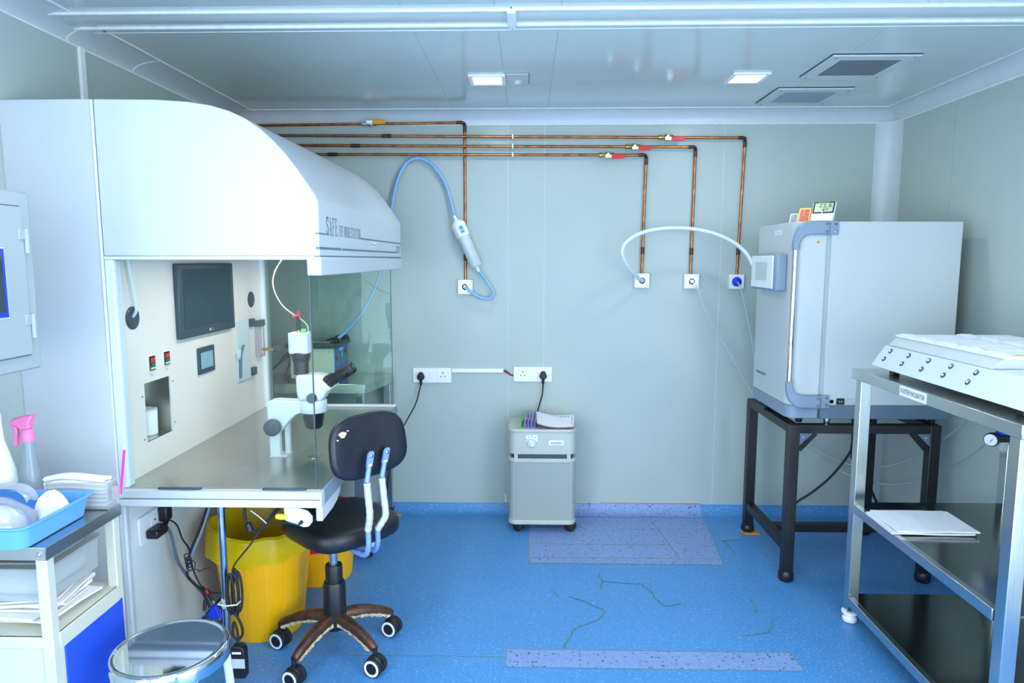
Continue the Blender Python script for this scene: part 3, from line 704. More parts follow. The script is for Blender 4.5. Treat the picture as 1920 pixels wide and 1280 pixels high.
m_ = thing('wall_monitor', 'dark flat monitor on the cream panel of the work station', 'monitor', (XB, 2.93, 1.226))
obj('bezel', MB().box(XB, XB + .022, 2.678, 3.186, 1.228, 1.531), 'dark_grey', m_, .006)
obj('screen', MB().box(XB + .022, XB + .0235, 2.712, 3.150, 1.268, 1.508), 'screen', m_)
text(m_, 'logo', 'LG', (XB + .0232, 2.935, 1.241), (0, 1, 0), (0, 0, 1), .022, .011, 'pale')
obj('logo_ring', MB().lathe([(.0065, .0), (.0065, .001), (.004, .001)], (XB + .0222, 2.926, 1.2465), (1, 0, 0), 16), 'pale', m_)
cup = thing('white_cup', 'white lidded cup standing in the steel recess', 'cup', (XB - .062, 2.548, .875))
obj('cup_body', MB().lathe([(.030, 0), (.034, .004), (.036, .09), (.035, .098)], (XB - .062, 2.548, .875), n=28), 'white', cup)
obj('lid', MB().lathe([(.036, .096), (.036, .102), (.028, .104), (.026, .099), (0, .099)], (XB - .062, 2.548, .875), n=28), 'pale', cup)
mb = MB().tube(smooth_path([(XB + .02, 2.345, 1.556), (XB + .022, 2.352, 1.50), (XB + .022, 2.368, 1.42), (XB + .018, 2.382, 1.37), (XB + .002, 2.386, 1.345)]), .0055)
single('port_hose', mb, 'hose_white', 'pale hose dropping into the nearer black port of the work station', 'hose')

# ================================================================== MICROSCOPE ON THE WORKTOP
ms = thing('stereo_microscope', 'white stereo microscope with black eyepieces and camera on the worktop', 'microscope', (-.985, 2.66, .765))
ym = 2.66
obj('column', MB().box(-1.028, -.986, ym - .03, ym - .006, .765, .99), 'scope', ms, .003)
obj('column', MB().box(-.982, -.962, ym + .012, ym + .036, .765, .99), 'scope', ms, .003)
obj('column_foot', MB().box(-1.03, -.96, ym - .032, ym + .04, .765, .769), 'scope', ms, .001)
arm = [(-1.032, .985), (-1.020, .992), (-.998, .994), (-.895, .990), (-.812, .990), (-.812, .945), (-.9, .943), (-.918, .938), (-.94, .918), (-.968, .885), (-.988, .862), (-1.0, .856), (-1.03, .856)]
obj('focus_arm', MB().prism([(x, z) for x, z in arm], 'y', ym - .034, ym + .03), 'scope', ms, .004)
for yy, d in ((ym - .034, -1), (ym + .03, 1)):
    obj('focus_knob', MB().lathe([(.031, 0), (.033, .006), (.033, .026), (.029, .030), (.02, .031)], (-1.006, yy, .889), (0, d, 0), 28), 'dark_grey', ms)
obj('body_ring', MB().lathe([(.052, 0), (.054, .004), (.054, .045), (.050, .05)], (-.857, ym, .944), n=32), 'scope', ms)
body = [(-.905, .992), (-.812, .992), (-.802, 1.01), (-.79, 1.03), (-.752, 1.055), (-.765, 1.072), (-.802, 1.093), (-.83, 1.098), (-.912, 1.098), (-.912, 1.03)]
obj('body', MB().prism(body, 'y', ym - .042, ym + .042), 'scope', ms, .014, segs=3)
for d in (-1, 1):
    obj('zoom_knob', MB().lathe([(.019, 0), (.019, .014), (.016, .018)], (-.846, ym + d * .042, 1.007), (0, d, 0), 24), 'dark_grey', ms)
obj('objective', MB().lathe([(.042, 0), (.041, -.02), (.034, -.06), (.026, -.068)], (-.857, ym, .944), n=28), 'black', ms)
obj('eyepiece_mount', MB().taper((-.790, ym, 1.062), (-.772, ym, 1.081), .09, .05, .086, .052, (-.7, 0, .7)), 'black', ms, .008)
for d in (-1, 1):
    e = obj('eyepiece', MB().tube([(-.785, ym + d * .026, 1.066), (-.742, ym + d * .030, 1.093), (-.738, ym + d * .030, 1.096), (-.705, ym + d * .031, 1.117)], [.0215, .0215, .0245, .0245], 24), 'black', ms)
    obj('eyecup', MB().tube([(-.705, ym + d * .031, 1.117), (-.698, ym + d * .031, 1.1214)], [.0245, .021], 24), 'soft_black', e)
    obj('lens', MB().tube([(-.6985, ym + d * .031, 1.1212), (-.6978, ym + d * .031, 1.1216)], [.014, .014], 20), 'screen', e)
obj('photo_tube', MB().lathe([(.030, 0), (.030, .05), (.033, .052), (.038, .07), (.038, .088)], (-.90, ym, 1.096), n=28), 'black', ms)
cm = obj('camera', MB().prism(rrect(-.939, -.861, ym - .036, ym + .036, .014), 'z', 1.180, 1.262), 'scope', ms, .004, label='boxy white camera on top of the microscope')
obj('connector', MB().cyl((-.903, ym - .005, 1.262), (-.903, ym - .005, 1.272), .007), 'brass', cm)
obj('connector', MB().box(-.892, -.874, ym - .012, ym + .002, 1.262, 1.276), 'green', cm, .001, label='small green plug')
obj('plug_boot', MB().tube([(-.903, ym - .005, 1.271), (-.903, ym - .005, 1.30), (-.904, ym - .005, 1.325)], [.0085, .0075, .006], 14), 'soft_black', cm)
text(cm, 'lettering', 'camera', (-.926, ym - .0362, 1.205), (0, 0, 1), (-1, 0, 0), .035, .005, 'ink_grey')
cc = thing('camera_cable', 'thin pale cable looping from the hood down to the microscope camera', 'cable', (-.903, ym, 1.33))
obj('lead', MB().tube(smooth_path([(-1.048, 2.900, 1.546), (-1.067, 2.860, 1.490), (-1.050, 2.800, 1.430), (-0.986, 2.720, 1.363), (-0.898, 2.660, 1.316)]), .0023), 'cable_beige', cc)
obj('t_clip', MB().bar((-.925, ym - .005, 1.325), (-.897, ym - .005, 1.331), .008, .008).bar((-.900, ym - .005, 1.318), (-.900, ym - .005, 1.345), .008, .008, (1, 0, 0)), 'red', cc, .001, label='small red tee clip')
obj('lead', MB().tube(smooth_path([(-.897, ym - .005, 1.318), (-.878, ym - .004, 1.302), (-.868, ym, 1.285), (-.866, ym + .004, 1.258)]), .0024), 'cable_beige', cc)

# ================================================================== BACK WALL SERVICES
def pipe_run(name_label, xL, xE, z0, z1, ydrop, yh, xd, zd, coup, valve, vcol, zc):
    """horizontal copper line, elbow, drop to its outlet; valve and couplings are parts"""
    t = thing('gas_pipe', name_label, 'pipe', (xE, yh, zd), 'copper gas pipes on the back wall')
    zat = lambda x: z0 + (z1 - z0) * (x - xL) / (xE - xL)
    obj('pipe', MB().tube([(xL, yh, z0), (xE - .03, yh, zat(xE - .03))], .0078, 12), 'copper', t)
    obj('elbow', MB().tube(smooth_path([(xE - .045, yh, z1), (xE - .012, yh, z1), (xE + .002, ydrop, z1 - .012), (xE + .002, ydrop, z1 - .05)], 5), .0098, 12), 'copper_dark', t)
    obj('drop_pipe', MB().tube([(xE + .002, ydrop, z1 - .04), (xd, ydrop, zd)], .0078, 12), 'copper', t)
    if coup: obj('coupling', MB().cyl((coup - .028, yh, zat(coup - .028)), (coup + .028, yh, zat(coup + .028)), .0105), 'copper_dark', t)
    zz = zd + .135
    xx = xd + (xE + .002 - xd) * (zz - zd) / (z1 - .04 - zd)
    obj('coupling', MB().cyl((xx, ydrop, zz - .02), (xx, ydrop, zz + .02), .0105), 'copper_dark', t)
    xv = valve; zv = zat(valve)
    ax = (1, 0, 0)
    v = obj('ball_valve', MB().lathe([(.012, -.045), (.014, -.043), (.014, -.027), (.010, -.024), (.010, -.014), (.017, -.008), (.019, .004), (.017, .014), (.011, .018), (.014, .024), (.014, .040), (.012, .042)], (xv, yh, zv), ax, 12), 'brass' if vcol == 'red' else 'steel_bright', t)
    dz = .004 if vcol == 'orange' else -.012
    obj('stem', MB().cyl((xv + .004, yh - .012, zv), (xv + .004, yh - .036, zv), .008), 'steel_bright', v)
    obj('handle', MB().prism(rrect(xv + .022, xv + .098, zv + dz - .012, zv + dz + .011, .008), 'y', yh - .040, yh - .032), vcol, v, .002)
    obj('handle_plate', MB().box(xv - .012, xv + .03, yh - .039, yh - .034, zv + dz - .008, zv + dz + .008), 'steel_bright', v)
    for xc in zc:
        obj('pipe_clip', MB().box(xc - .004, xc + .004, yh - .011, YB - .0024, zat(xc) - .012, zat(xc) + .013), 'white', t)
pipe_run('topmost copper pipe with the orange valve handle on the back wall', XL, -.37, 2.318, 2.329, YB - .012, YB - .03, -.371, 1.425, None, -.915, 'orange', ())
pipe_run('second copper pipe from the top, its drop farthest right', XL, 1.238, 2.262, 2.235, YB - .022, YB - .045, 1.222, 1.46, -.816, .785, 'red', (-.09,))
pipe_run('third copper pipe from the top, ending in the middle right drop', XL, .958, 2.206, 2.185, YB - .022, YB - .045, .953, 1.46, -.998, .60, 'red', (-.09,))
pipe_run('lowest copper pipe, ending in the drop behind the white hose', XL, .677, 2.155, 2.141, YB - .022, YB - .045, .668, 1.465, -1.132, .45, 'red', (-.09,))

def outlet(x, z, label, knob):
    t = thing('gas_outlet', label, 'gas outlet', (x, YB, z - .043), 'square gas outlets on the back wall')
    obj('plate', MB().box(x - .044, x + .044, YB - .030, YB - .0022, z - .043, z + .043), 'white', t, .003)
    obj('ring', MB().lathe([(.028, 0), (.028, .004), (.023, .004), (.023, .001)], (x, YB - .030, z), (0, -1, 0), 28), 'chrome' if knob != 'vga_blue' else 'vga_blue', t)
    obj('socket', MB().lathe([(.020, 0), (.020, .003), (.013, .008), (.009, .012), (0, .012)], (x, YB - .030, z), (0, -1, 0), 24), knob, t)
    obj('keyway', MB().box(x - .006, x + .010, YB - .0385, YB - .036, z - .004, z + .004), 'black', t)
outlet(-.372, 1.387, 'white gas outlet below the tilted filter, with a blue hose', 'chrome')
outlet(.669, 1.425, 'white gas outlet feeding the thick white hose', 'chrome')
outlet(.960, 1.421, 'white gas outlet with chrome ring, middle of the right three', 'chrome')
outlet(1.222, 1.419, 'white gas outlet with a dark blue ring', 'vga_blue')

# in-line filter hanging on its hoses
fl = thing('gas_filter', 'white cylindrical in-line gas filter hanging tilted on blue hose', 'filter', (-.305, YB - .06, 1.49))
a, b = V((-.410, YB - .066, 1.757)), V((-.300, YB - .066, 1.508)); d = (b - a).normalized()
obj('cap', MB().lathe([(.012, -.022), (.016, -.018), (.038, 0), (.042, .008), (.042, .078), (.039, .084)], a, d, 28), 'white', fl)
obj('housing', MB().lathe([(.036, .08), (.035, (b - a).length - .006), (.030, (b - a).length)], a, d, 28), 'pale', fl)
obj('barb', MB().lathe([(.011, 0), (.013, .004), (.008, .012), (.010, .018), (.007, .034)], b, d, 16), 'white', fl)
obj('barb', MB().lathe([(.010, 0), (.012, .006), (.008, .014), (.009, .02), (.007, .034)], a - d * .018, -d, 16), 'white', fl)
n = V((d.z, 0, -d.x))
for off, ln in ((.024, .022), (.050, .016)):
    p = a + d * off + V((0, -.0425, 0))
    obj('label_patch', MB().quad(p - n * .000, p - n * .022, p - n * .022 + d * ln, p + d * ln, .0008), 'cyan_label', fl)
p = a + d * .026 + V((0, -.0422, 0))
obj('label', MB().quad(p + n * .016, p - n * .0, p + d * .05, p + n * .016 + d * .05, .0006), 'paper', fl)
bh = thing('blue_hose', 'long translucent blue hose looping from the filter behind the hood', 'hose', (-.95, YB - .05, 1.2))
obj('hose', MB().tube(smooth_path([a - d * .045, (-0.472, 4.030, 1.961), (-0.527, 4.030, 2.058), (-0.588, 4.030, 2.113), (-0.653, 4.030, 2.128), (-0.712, 4.030, 2.095), (-0.757, 4.030, 2.013), (-0.786, 4.020, 1.891), (-0.813, 4.000, 1.722),
     (-0.837, 3.980, 1.568), (-0.861, 3.950, 1.457), (-0.893, 3.930, 1.359), (-0.951, 3.900, 1.247), (-1.020, 3.860, 1.159), (-1.075, 3.820, 1.105)]), .0095, 10), 'hose_blue', bh)
obj('pipe_tie', MB().tube([(-.643, YB - .045, 2.155), (-.641, YB - .045, 2.118), (-.641, YB - .03, 2.118), (-.643, YB - .03, 2.155)], .0018, 6, closed=True), 'white', bh)
sh = thing('blue_hose', 'short blue hose looping from the filter foot to the outlet', 'hose', (-.28, YB - .05, 1.3))
obj('hose', MB().tube(smooth_path([b + d * .03, (-0.251, 4.020, 1.434), (-0.216, 4.020, 1.381), (-0.204, 4.020, 1.340), (-0.236, 4.020, 1.318), (-0.289, 4.020, 1.328), (-0.345, 4.015, 1.366), (-.372, YB - .045, 1.387)]), .009, 10), 'hose_blue', sh)
wh = thing('white_hose', 'thick white hose arching from its outlet to the tall incubator', 'hose', (.9, YB - .1, 1.4))
obj('hose', MB().tube(smooth_path([(.669, YB - .045, 1.425), (0.618, 3.950, 1.458), (0.564, 3.880, 1.507), (0.524, 3.840, 1.578), (0.542, 3.830, 1.640), (0.634, 3.840, 1.696), (0.784, 3.860, 1.720), (0.951, 3.880, 1.712), (1.101, 3.880, 1.667), (1.201, 3.860, 1.596), (1.241, 3.800, 1.508), (1.252, 3.740, 1.451)]), .0115, 10), 'hose_white', wh)
for lab, pts in (('thin clear tube drooping from the middle outlet', [(.960, YB - .04, 1.421), (0.982, 4.000, 1.380), (1.054, 3.980, 1.205), (1.182, 3.970, 0.997), (1.295, 3.960, 0.800), (1.406, 3.950, 0.654), (1.592, 3.930, 0.484), (1.803, 3.900, 0.335), (1.970, 3.800, 0.290), (2.036, 3.550, 0.374), (2.029, 3.200, 0.577), (1.764, 2.600, 0.844)]),
                 ('thin clear tube drooping from the blue ringed outlet', [(1.222, YB - .04, 1.419), (1.238, 4.000, 1.368), (1.276, 3.980, 1.199), (1.309, 3.970, 1.044), (1.359, 3.960, 0.731), (1.502, 3.950, 0.575), (1.719, 3.930, 0.421), (1.893, 3.900, 0.361), (1.997, 3.750, 0.402), (2.025, 3.500, 0.533), (1.970, 3.200, 0.706), (1.789, 2.750, 0.907)])):
    single('clear_tube', MB().tube(smooth_path(pts), .0042, 8), 'tube_clear', lab, 'tube', 'thin clear tubes')

# electrical sockets, trunking
def socket_holes(t, x, z, y):
    for dx, dz, r in ((0, .014, .0042), (-.012, -.008, .0036), (.012, -.008, .0036)):
        obj('pin_hole', MB().lathe([(r, 0), (r, .0006)], (x + dx, y, z + dz), (0, -1, 0), 12), 'black', t)
def back_socket(x0, x1, z0, z1, label, plugx, holex):
    t = thing('wall_socket', label, 'wall socket', ((x0 + x1) / 2, YB, z0), 'double sockets on the back wall')
    obj('plate', MB().box(x0, x1, YB - .014, YB - .0022, z0, z1), 'white', t, .003)
    zc = (z0 + z1) / 2
    for cx in (plugx, holex):
        obj('module', MB().box(cx - .036, cx + .036, YB - .0165, YB - .014, zc - .030, zc + .030), 'white', t, .001)
    socket_holes(t, holex, zc + .002, YB - .0165)
    obj('rocker', MB().box((plugx + holex) / 2 - .016, (plugx + holex) / 2 + .004, YB - .019, YB - .014, zc - .016, zc + .014), 'white', t, .002)
    return zc
zc = back_socket(-.693, -.461, .808, .899, 'white double socket nearer to the chair, at the trunking start', -.643, -.512)
zc2 = back_socket(-.086, .146, .817, .907, 'white double socket above the air purifier', .092, -.030)
def plug(name, label, x, z, path):
    t = thing(name, label, 'plug', (x, YB - .03, z - .03), 'black plugs in the back wall sockets')
    y = YB - .0165
    obj('plug_body', MB().prism([(x - .020, z - .018), (x - .022, z - .004), (x - .010, z + .022), (x + .010, z + .022), (x + .022, z - .004), (x + .020, z - .018), (x + .008, z - .024), (x - .008, z - .024)], 'y', y - .034, y), 'black', t, .006)
    obj('strain_relief', MB().lathe([(.0085, 0), (.0075, .03), (.005, .036)], (x, y - .016, z - .020), (0, 0, -1), 14), 'soft_black', t)
    obj('cord', MB().tube(smooth_path(path), .0042, 8), 'soft_black', t)
plug('power_plug', 'black plug with its cord running down behind the chair', -.643, zc, [(-.643, YB - .032, zc - .05), (-0.649, 4.030, 0.778), (-0.668, 4.000, 0.697), (-0.709, 3.950, 0.614), (-0.756, 3.900, 0.526), (-.80, 3.88, .40), (-.83, 3.86, .16)])
plug('power_plug', 'black plug whose cord drops behind the air purifier', .092, zc2, [(.092, YB - .032, zc2 - .05), (0.088, 4.035, 0.748), (0.072, 4.035, 0.686), (0.054, 4.040, 0.616), (.06, 4.045, .60), (.06, 4.045, .30)])
single('cable_trunking', MB().box(-.458, -.146, YB - .016, YB - .0022, .872, .896), 'white', 'white plastic cable trunking between the two wall sockets', 'trunking', bevel=.002)
for k, (c, dz) in enumerate((('red', .004), ('soft_black', -.002), ('soft_black', .009))):
    single('loose_wire', MB().tube(smooth_path([(-.150, YB - .010, .884 + dz * .4), (-.128, YB - .012, .874 + dz), (-.105, YB - .010, .858 + dz * .5), (-.086, YB - .008, .852 + dz * .4)]), .0022, 6), c,
           ('loose red wire between trunking and right socket', 'lower loose black wire between trunking and right socket', 'upper loose black wire between trunking and right socket')[k], 'wire')

# ================================================================== STEEL TABLE AND WATER BATH BEHIND THE GLASS
bt = thing('steel_table', 'small steel table behind the green far glass of the work station', 'table', (-1.2, 3.85, 0))
obj('tabletop', MB().prism([(XL + .01, 3.69), (-.898, 3.69), (-.812, 4.04), (XL + .01, 4.04)], 'z', .81, .865), 'steel_bright', bt, .003)
for x0, y0 in ((-.955, 3.71), (-.86, 3.985), (-1.64, 3.71), (-1.64, 3.985)):
    lg = obj('leg', MB().box(x0, x0 + .04, y0, y0 + .04, .02 if y0 > 3.9 and x0 > -1 else 0.008, .81), 'steel_bright', bt, .002)
    obj('foot_cap', MB().box(x0 - .002, x0 + .042, y0 - .002, y0 + .042, .008 if not (y0 > 3.9 and x0 > -1) else .02, .05), 'black', lg, .002)
wd = MB(); wd.prism([(-.87, .001), (-.765, .001), (-.765, .006), (-.87, .0198)], 'y', 3.975, 4.0); single('wood_wedge', wd, 'wood', 'small wooden wedge under the foot of the steel table behind the chair', 'wedge')

bh_ = thing('water_bath', 'beige bench bath with black lid and blue control front', 'bath', (-1.2, 3.84, .865))
x0, x1, y0, y1 = -1.318, -1.072, 3.72, 3.99
obj('body', MB().box(x0, x1, y0, y1, .89, 1.06), 'bath_beige', bh_, .003)
obj('control_front', MB().box(x1, x1 + .006, y0, y1, .878, 1.062), 'bath_blue', bh_, .002, label='blue control front with red and green buttons')
obj('lid', MB().box(x0 - .022, x1 + .018, y0 - .015, y1 + .01, 1.06, 1.086), 'dark_grey', bh_, .004)
obj('lid_glass', MB().box(x0 + .02, x1 - .03, y0 + .02, y1 - .02, 1.086, 1.094), 'acrylic', bh_, .002)
for yy in (3.76, 3.94):
    obj('handle', MB().tube(smooth_path([(x1 - .05, yy, 1.098), (x1 - .01, yy, 1.112), (x1 + .018, yy, 1.105), (x1 + .020, yy, 1.085)], 4), .007), 'black', bh_)
    obj('hinge_block', MB().box(x1 - .012, x1 + .014, yy - .016, yy + .016, 1.086, 1.105), 'black', bh_, .002)
for yy, zz, c in ((3.755, 1.0, 'led_red'), (3.93, 1.02, 'led_red'), (3.85, 1.01, 'led_green'), (3.93, .90, 'led_red')):
    obj('button', MB().lathe([(.014, 0), (.014, .004), (.010, .006), (0, .006)], (x1 + .006, yy, zz), (1, 0, 0), 18), 'red' if c == 'led_red' else 'led_green', bh_)
obj('sticker', MB().box(x1 + .006, x1 + .0065, 3.80, 3.885, 1.035, 1.050), 'paper', bh_)
for yy in (3.745, 3.835, 3.91):
    obj('panel_field', MB().box(x1 + .006, x1 + .0064, yy, yy + .06, .955, 1.030), 'mid_grey', bh_)
for xx in (x0 + .03, x1 - .03):
    for yy in (y0 + .03, y1 - .03):
        obj('foot', MB().lathe([(.013, 0), (.016, .025)], (xx, yy, .865), n=16), 'bath_beige', bh_)
for xx in (x0 + .04, x1 - .03):
    obj('screw', MB().lathe([(.004, 0), (.004, .002)], (xx, y0, 1.04), (0, -1, 0), 10), 'mid_grey', bh_)
cl = thing('extension_lead', 'black plug and coiled lead lying beside the water bath', 'lead', (-1.40, 3.75, .866))
obj('plug_body', MB().taper((-1.375, 3.76, .99), (-1.335, 3.76, 1.03), .03, .03, .022, .022), 'black', cl, .005)
obj('cord', MB().tube(smooth_path([(-1.375, 3.76, .99), (-1.43, 3.76, .94), (-1.50, 3.76, .90), (-1.58, 3.80, .872)]), .006), 'black', cl)
obj('cord', MB().tube(smooth_path([(-1.335, 3.775, 1.03), (-1.345, 3.78, .96), (-1.375, 3.79, .90), (-1.36, 3.81, .872), (-1.42, 3.88, .872), (-1.40, 3.95, .872)]), .006), 'black', cl)

# ================================================================== OFFICE CHAIR
ch = thing('office_chair', 'black office chair with taped back bars and rusted five-arm base', 'chair', (-.757, 2.53, 0))
cx, cy = -.757, 2.53
obj('hub', MB().lathe([(.022, .098), (.034, .103), (.038, .12), (.040, .17), (.040, .18)], (cx, cy, 0), n=28), 'black', ch)
obj('lift_cover', MB().lathe([(.043, .13), (.044, .16), (.044, .285), (.038, .298), (.034, .298)], (cx, cy, 0), n=32), 'black', ch)
obj('lift_cover', MB().lathe([(.033, .285), (.0335, .36), (.031, .366), (.018, .366)], (cx, cy, 0), n=32), 'black', ch)
obj('lift_rod', MB().cyl((cx, cy, .35), (cx, cy, .485), .0165), 'rod', ch)
obj('seat_plate', MB().box(cx - .09, cx + .09, cy - .08, cy + .08, .470, .484), 'black_metal', ch, .003)
for deg in (172, 247, 323, 34, 105):
    t = math.radians(deg); c, s = math.cos(t), math.sin(t); pr = V((-s, c, 0))
    P = lambda r, z, o=0: (cx + c * r + pr.x * o, cy + s * r + pr.y * o, z)
    rings = []
    for r, z, w, h in ((.030, .158, .046, .036), (.09, .154, .044, .034), (.15, .142, .040, .030), (.21, .118, .033, .025), (.236, .104, .028, .022)):
        m = [(-.5, -.5), (.5, -.5), (.5, .1), (.3, .45), (0, .55), (-.3, .45), (-.5, .1)]
        rings.append([P(r, z + b * h, a * w) for a, b in m])
    arm_ = obj('base_arm', MB().ring(rings), 'brown', ch, sharp=60, label='rusted brown arm of the five-arm base')
    mb = MB()                                                 # flaking filler along the underside
    rr = random.Random(deg)
    for k in range(16):
        f = k / 15; r = .05 + .165 * f; z = .139 - .042 * f * f - .002
        for o in (-.020, .020):
            q = rr.uniform(.004, .011)
            mb.taper(P(r - .008, z, o * (1 - .25 * f)), P(r + .010, z - rr.uniform(.0, .004), o * (1 - .25 * f)), q, q * 1.6, q * .6, q, (0, 0, 1))
    obj('flaking_filler', mb, 'flake', arm_, kind='stuff')
    R_ = .236
    w0 = P(R_, .036)
    # caster trails along the tangent
    ta = V((pr.x, pr.y, 0)) if deg not in (323, 34) else V((c * .6 + pr.x * .2, s * .6 - .5, 0)).normalized()
    axv = V((-.35, -.93, 0)).normalized() if deg != 105 else V((.4, -.9, 0)).normalized()
    cs = obj('caster', MB().cyl(V(w0) + V((0, 0, .028)), V(w0) + V((0, 0, .068)), .008), 'black', ch)
    obj('caster_hood', MB().lathe([(.030, -.013), (.034, -.010), (.034, .010), (.030, .013)], V(w0) + V((0, 0, .006)), axv, 24), 'black', cs)
    for sgn in (-1, 1):
        p = V(w0) + axv * sgn * .012
        wc = obj('wheel', MB().lathe([(.032, 0), (.0355, .003), (.0355, .014), (.032, .017)], p, axv * sgn, 28), 'soft_black', cs)
        obj('white_ring', MB().lathe([(.032, .0165), (.030, .0185), (.023, .0185), (.022, .0165)], p, axv * sgn, 28), 'white', cs)
        obj('hub_cap', MB().lathe([(.022, .0168), (.021, .0182), (0, .0185)], p, axv * sgn, 24), 'black', cs)
# seat: rounded cushion
sx, sy = -.728, 2.552
prof = [(.04, .484), (.12, .483), (.182, .486), (.197, .495), (.203, .512), (.203, .534), (.197, .550), (.185, .557), (.165, .560), (.10, .562), (.04, .5625)]
mb = MB(); n = 40; rings = []
for r, z in prof:
    ring = []
    for j in range(n):
        t = 2 * PI * j / n; c, s = math.cos(t), math.sin(t); k = .936 * (abs(c)**4.0 + abs(s)**4.0) ** (-1/4.0)
        a = math.radians(-43)
        x, y = c * k * max(r, .001), s * k * max(r, .001)
        ring.append((sx + x * math.cos(a) - y * math.sin(a), sy + x * math.sin(a) + y * math.cos(a), z))
    rings.append(ring)
obj('seat', mb.ring(rings), 'seat_leather', ch, sharp=60)
# backrest, seen from behind
tv = V((.68, .733, .02)).normalized(); nv = V((.733, -.68, .12)).normalized(); uv = nv.cross(tv) * 1
if uv.z < 0: uv = -uv
bc = V((-0.574, 2.430, 0.871)) - nv * .028
def back_ring(scale_w, scale_h, off):
    out = []
    for j in range(56):
        t = 2 * PI * j / 56; c, s = math.cos(t), math.sin(t); k = (abs(c)**3.2 + abs(s)**3.2) ** (-1/3.2)
        a, b = c * k, s * k
        wtop = 1 - .06 * (b + 1) * .5
        out.append(bc + tv * a * scale_w * wtop + uv * (b * scale_h) + nv * (off + .012 * (a * scale_w / .168) ** 2))
    return out
obj('backrest', MB().ring([back_ring(*q) for q in ((.05, .035, -.028), (.10, .07, -.028), (.155, .105, -.022), (.168, .116, -.006), (.168, .117, .010), (.162, .112, .016), (.150, .102, .019), (.12, .08, .0205), (.08, .055, .021), (.04, .027, .021))]), 'leather', ch, sharp=60)
for a_, b_, sz in ((-.112, .060, .015), (-.135, .045, .004), (-.088, .070, .004)):
    p = bc + tv * a_ + uv * b_ + nv * (.0215 + .012 * (a_ / .168) ** 2)
    obj('worn_spot', MB().ring([[p + tv * sz * math.cos(t) * (1 + .3 * math.sin(3 * t)) + uv * sz * .75 * math.sin(t) + nv * h for t in [2 * PI * j / 12 for j in range(12)]] for h in (-.004, .0015)]), 'foam', ch, label='patch of bare foam where the cover is torn')
for bot, mid, knee, top in (((-0.575, 2.355, 0.576), (-0.565, 2.345, 0.648), (-0.575, 2.355, 0.753), (-0.565, 2.400, 0.872)), ((-0.550, 2.395, 0.564), (-0.520, 2.400, 0.619), (-0.534, 2.415, 0.753), (-0.520, 2.465, 0.866))):
    bot, mid, knee, top = V(bot), V(mid), V(knee), V(top)
    lo = V((cx + .05, cy - .05, .470))
    bb = obj('back_bar', MB().tube(smooth_path([lo, V((bot.x - .05, bot.y + .05, .468)), V((bot.x - .015, bot.y + .015, .478)), V((bot.x, bot.y, .515)), bot]), .010, 12), 'blue_steel', ch, label='blue steel bar carrying the backrest')
    obj('tape_wrap', MB().tube(smooth_path([bot, bot.lerp(mid, .5) + nv * .003, mid, mid.lerp(knee, .5), knee], 6), [.0125 + .0006 * math.sin(k * 1.7) for k in range(25)], 14), 'wrap', bb, label='white tape wound round the bar')
    obj('bracket', MB().tube([knee, knee.lerp(top, .45)], [.010, .009], 12), 'blue_steel', bb)
    q = knee.lerp(top, .40)
    up_ = (top - q).normalized()
    obj('bracket_plate', MB().ring([[q + tv * x + up_ * y + nv * h for x, y in rrect(-.0125, .0125, 0, .062, .012)] for h in (-.004, .004)]), 'blue_steel', bb)
    obj('bolt', MB().lathe([(.0065, 0), (.0065, .004), (.004, .006)], q + up_ * .045 + nv * .004, nv, 12), 'chrome_worn', bb)
    obj('chipped_paint', MB().quad(q + nv * .0045 + tv * -.009 + up_ * .008, q + nv * .0045 + tv * .009 + up_ * .008, q + nv * .0045 + tv * .006 + up_ * .016, q + nv * .0045 + tv * -.006 + up_ * .016, .0006), 'foam', bb)

# ================================================================== YELLOW BINS UNDER THE WORKTOP
def bin_body(name, label, x, y, r0, r1, h, m, group):
    t = thing(name, label, 'bin', (x, y, 0), group)
    prof = [(r0 - .01, .004), (r0, 0), (r0 + .004, .012), (r1 - .004, h - .03), (r1 + .008, h - .028), (r1 + .010, h), (r1 - .004, h), (r1 - .010, h - .03), (r0 - .006, .02), (0, .016)]
    obj('shell', MB().lathe(prof, (x, y, 0), n=48), m, t)
    for k in range(16):
        a = 2 * PI * k / 16; c, s = math.cos(a), math.sin(a)
        obj('rib', MB().taper((x + c * (r0 + .004), y + s * (r0 + .004), .02), (x + c * (r1 - .004), y + s * (r1 - .004), h - .035), .010, .004, .012, .004, (c, s, 0)), m, t)
    return t
bx, by = -1.112, 2.735
bin_body('waste_bin', 'large yellow waste bin with a yellow liner under the worktop', bx, by, .148, .198, .42, 'yellow', 'yellow waste bins')
bin_body('waste_bin', 'yellow waste bin behind the chair column, showing a red liner', -1.02, 3.205, .145, .18, .33, 'yellow', 'yellow waste bins')
mb = MB()
nseg = 60; rings = []
rg = random.Random(3)
ph = [rg.uniform(0, 6) for _ in range(6)]
wob = lambda t, k: .5 * math.sin(3 * t + ph[k]) + .35 * math.sin(7 * t + ph[k + 1]) + .2 * math.sin(13 * t + ph[k + 2])
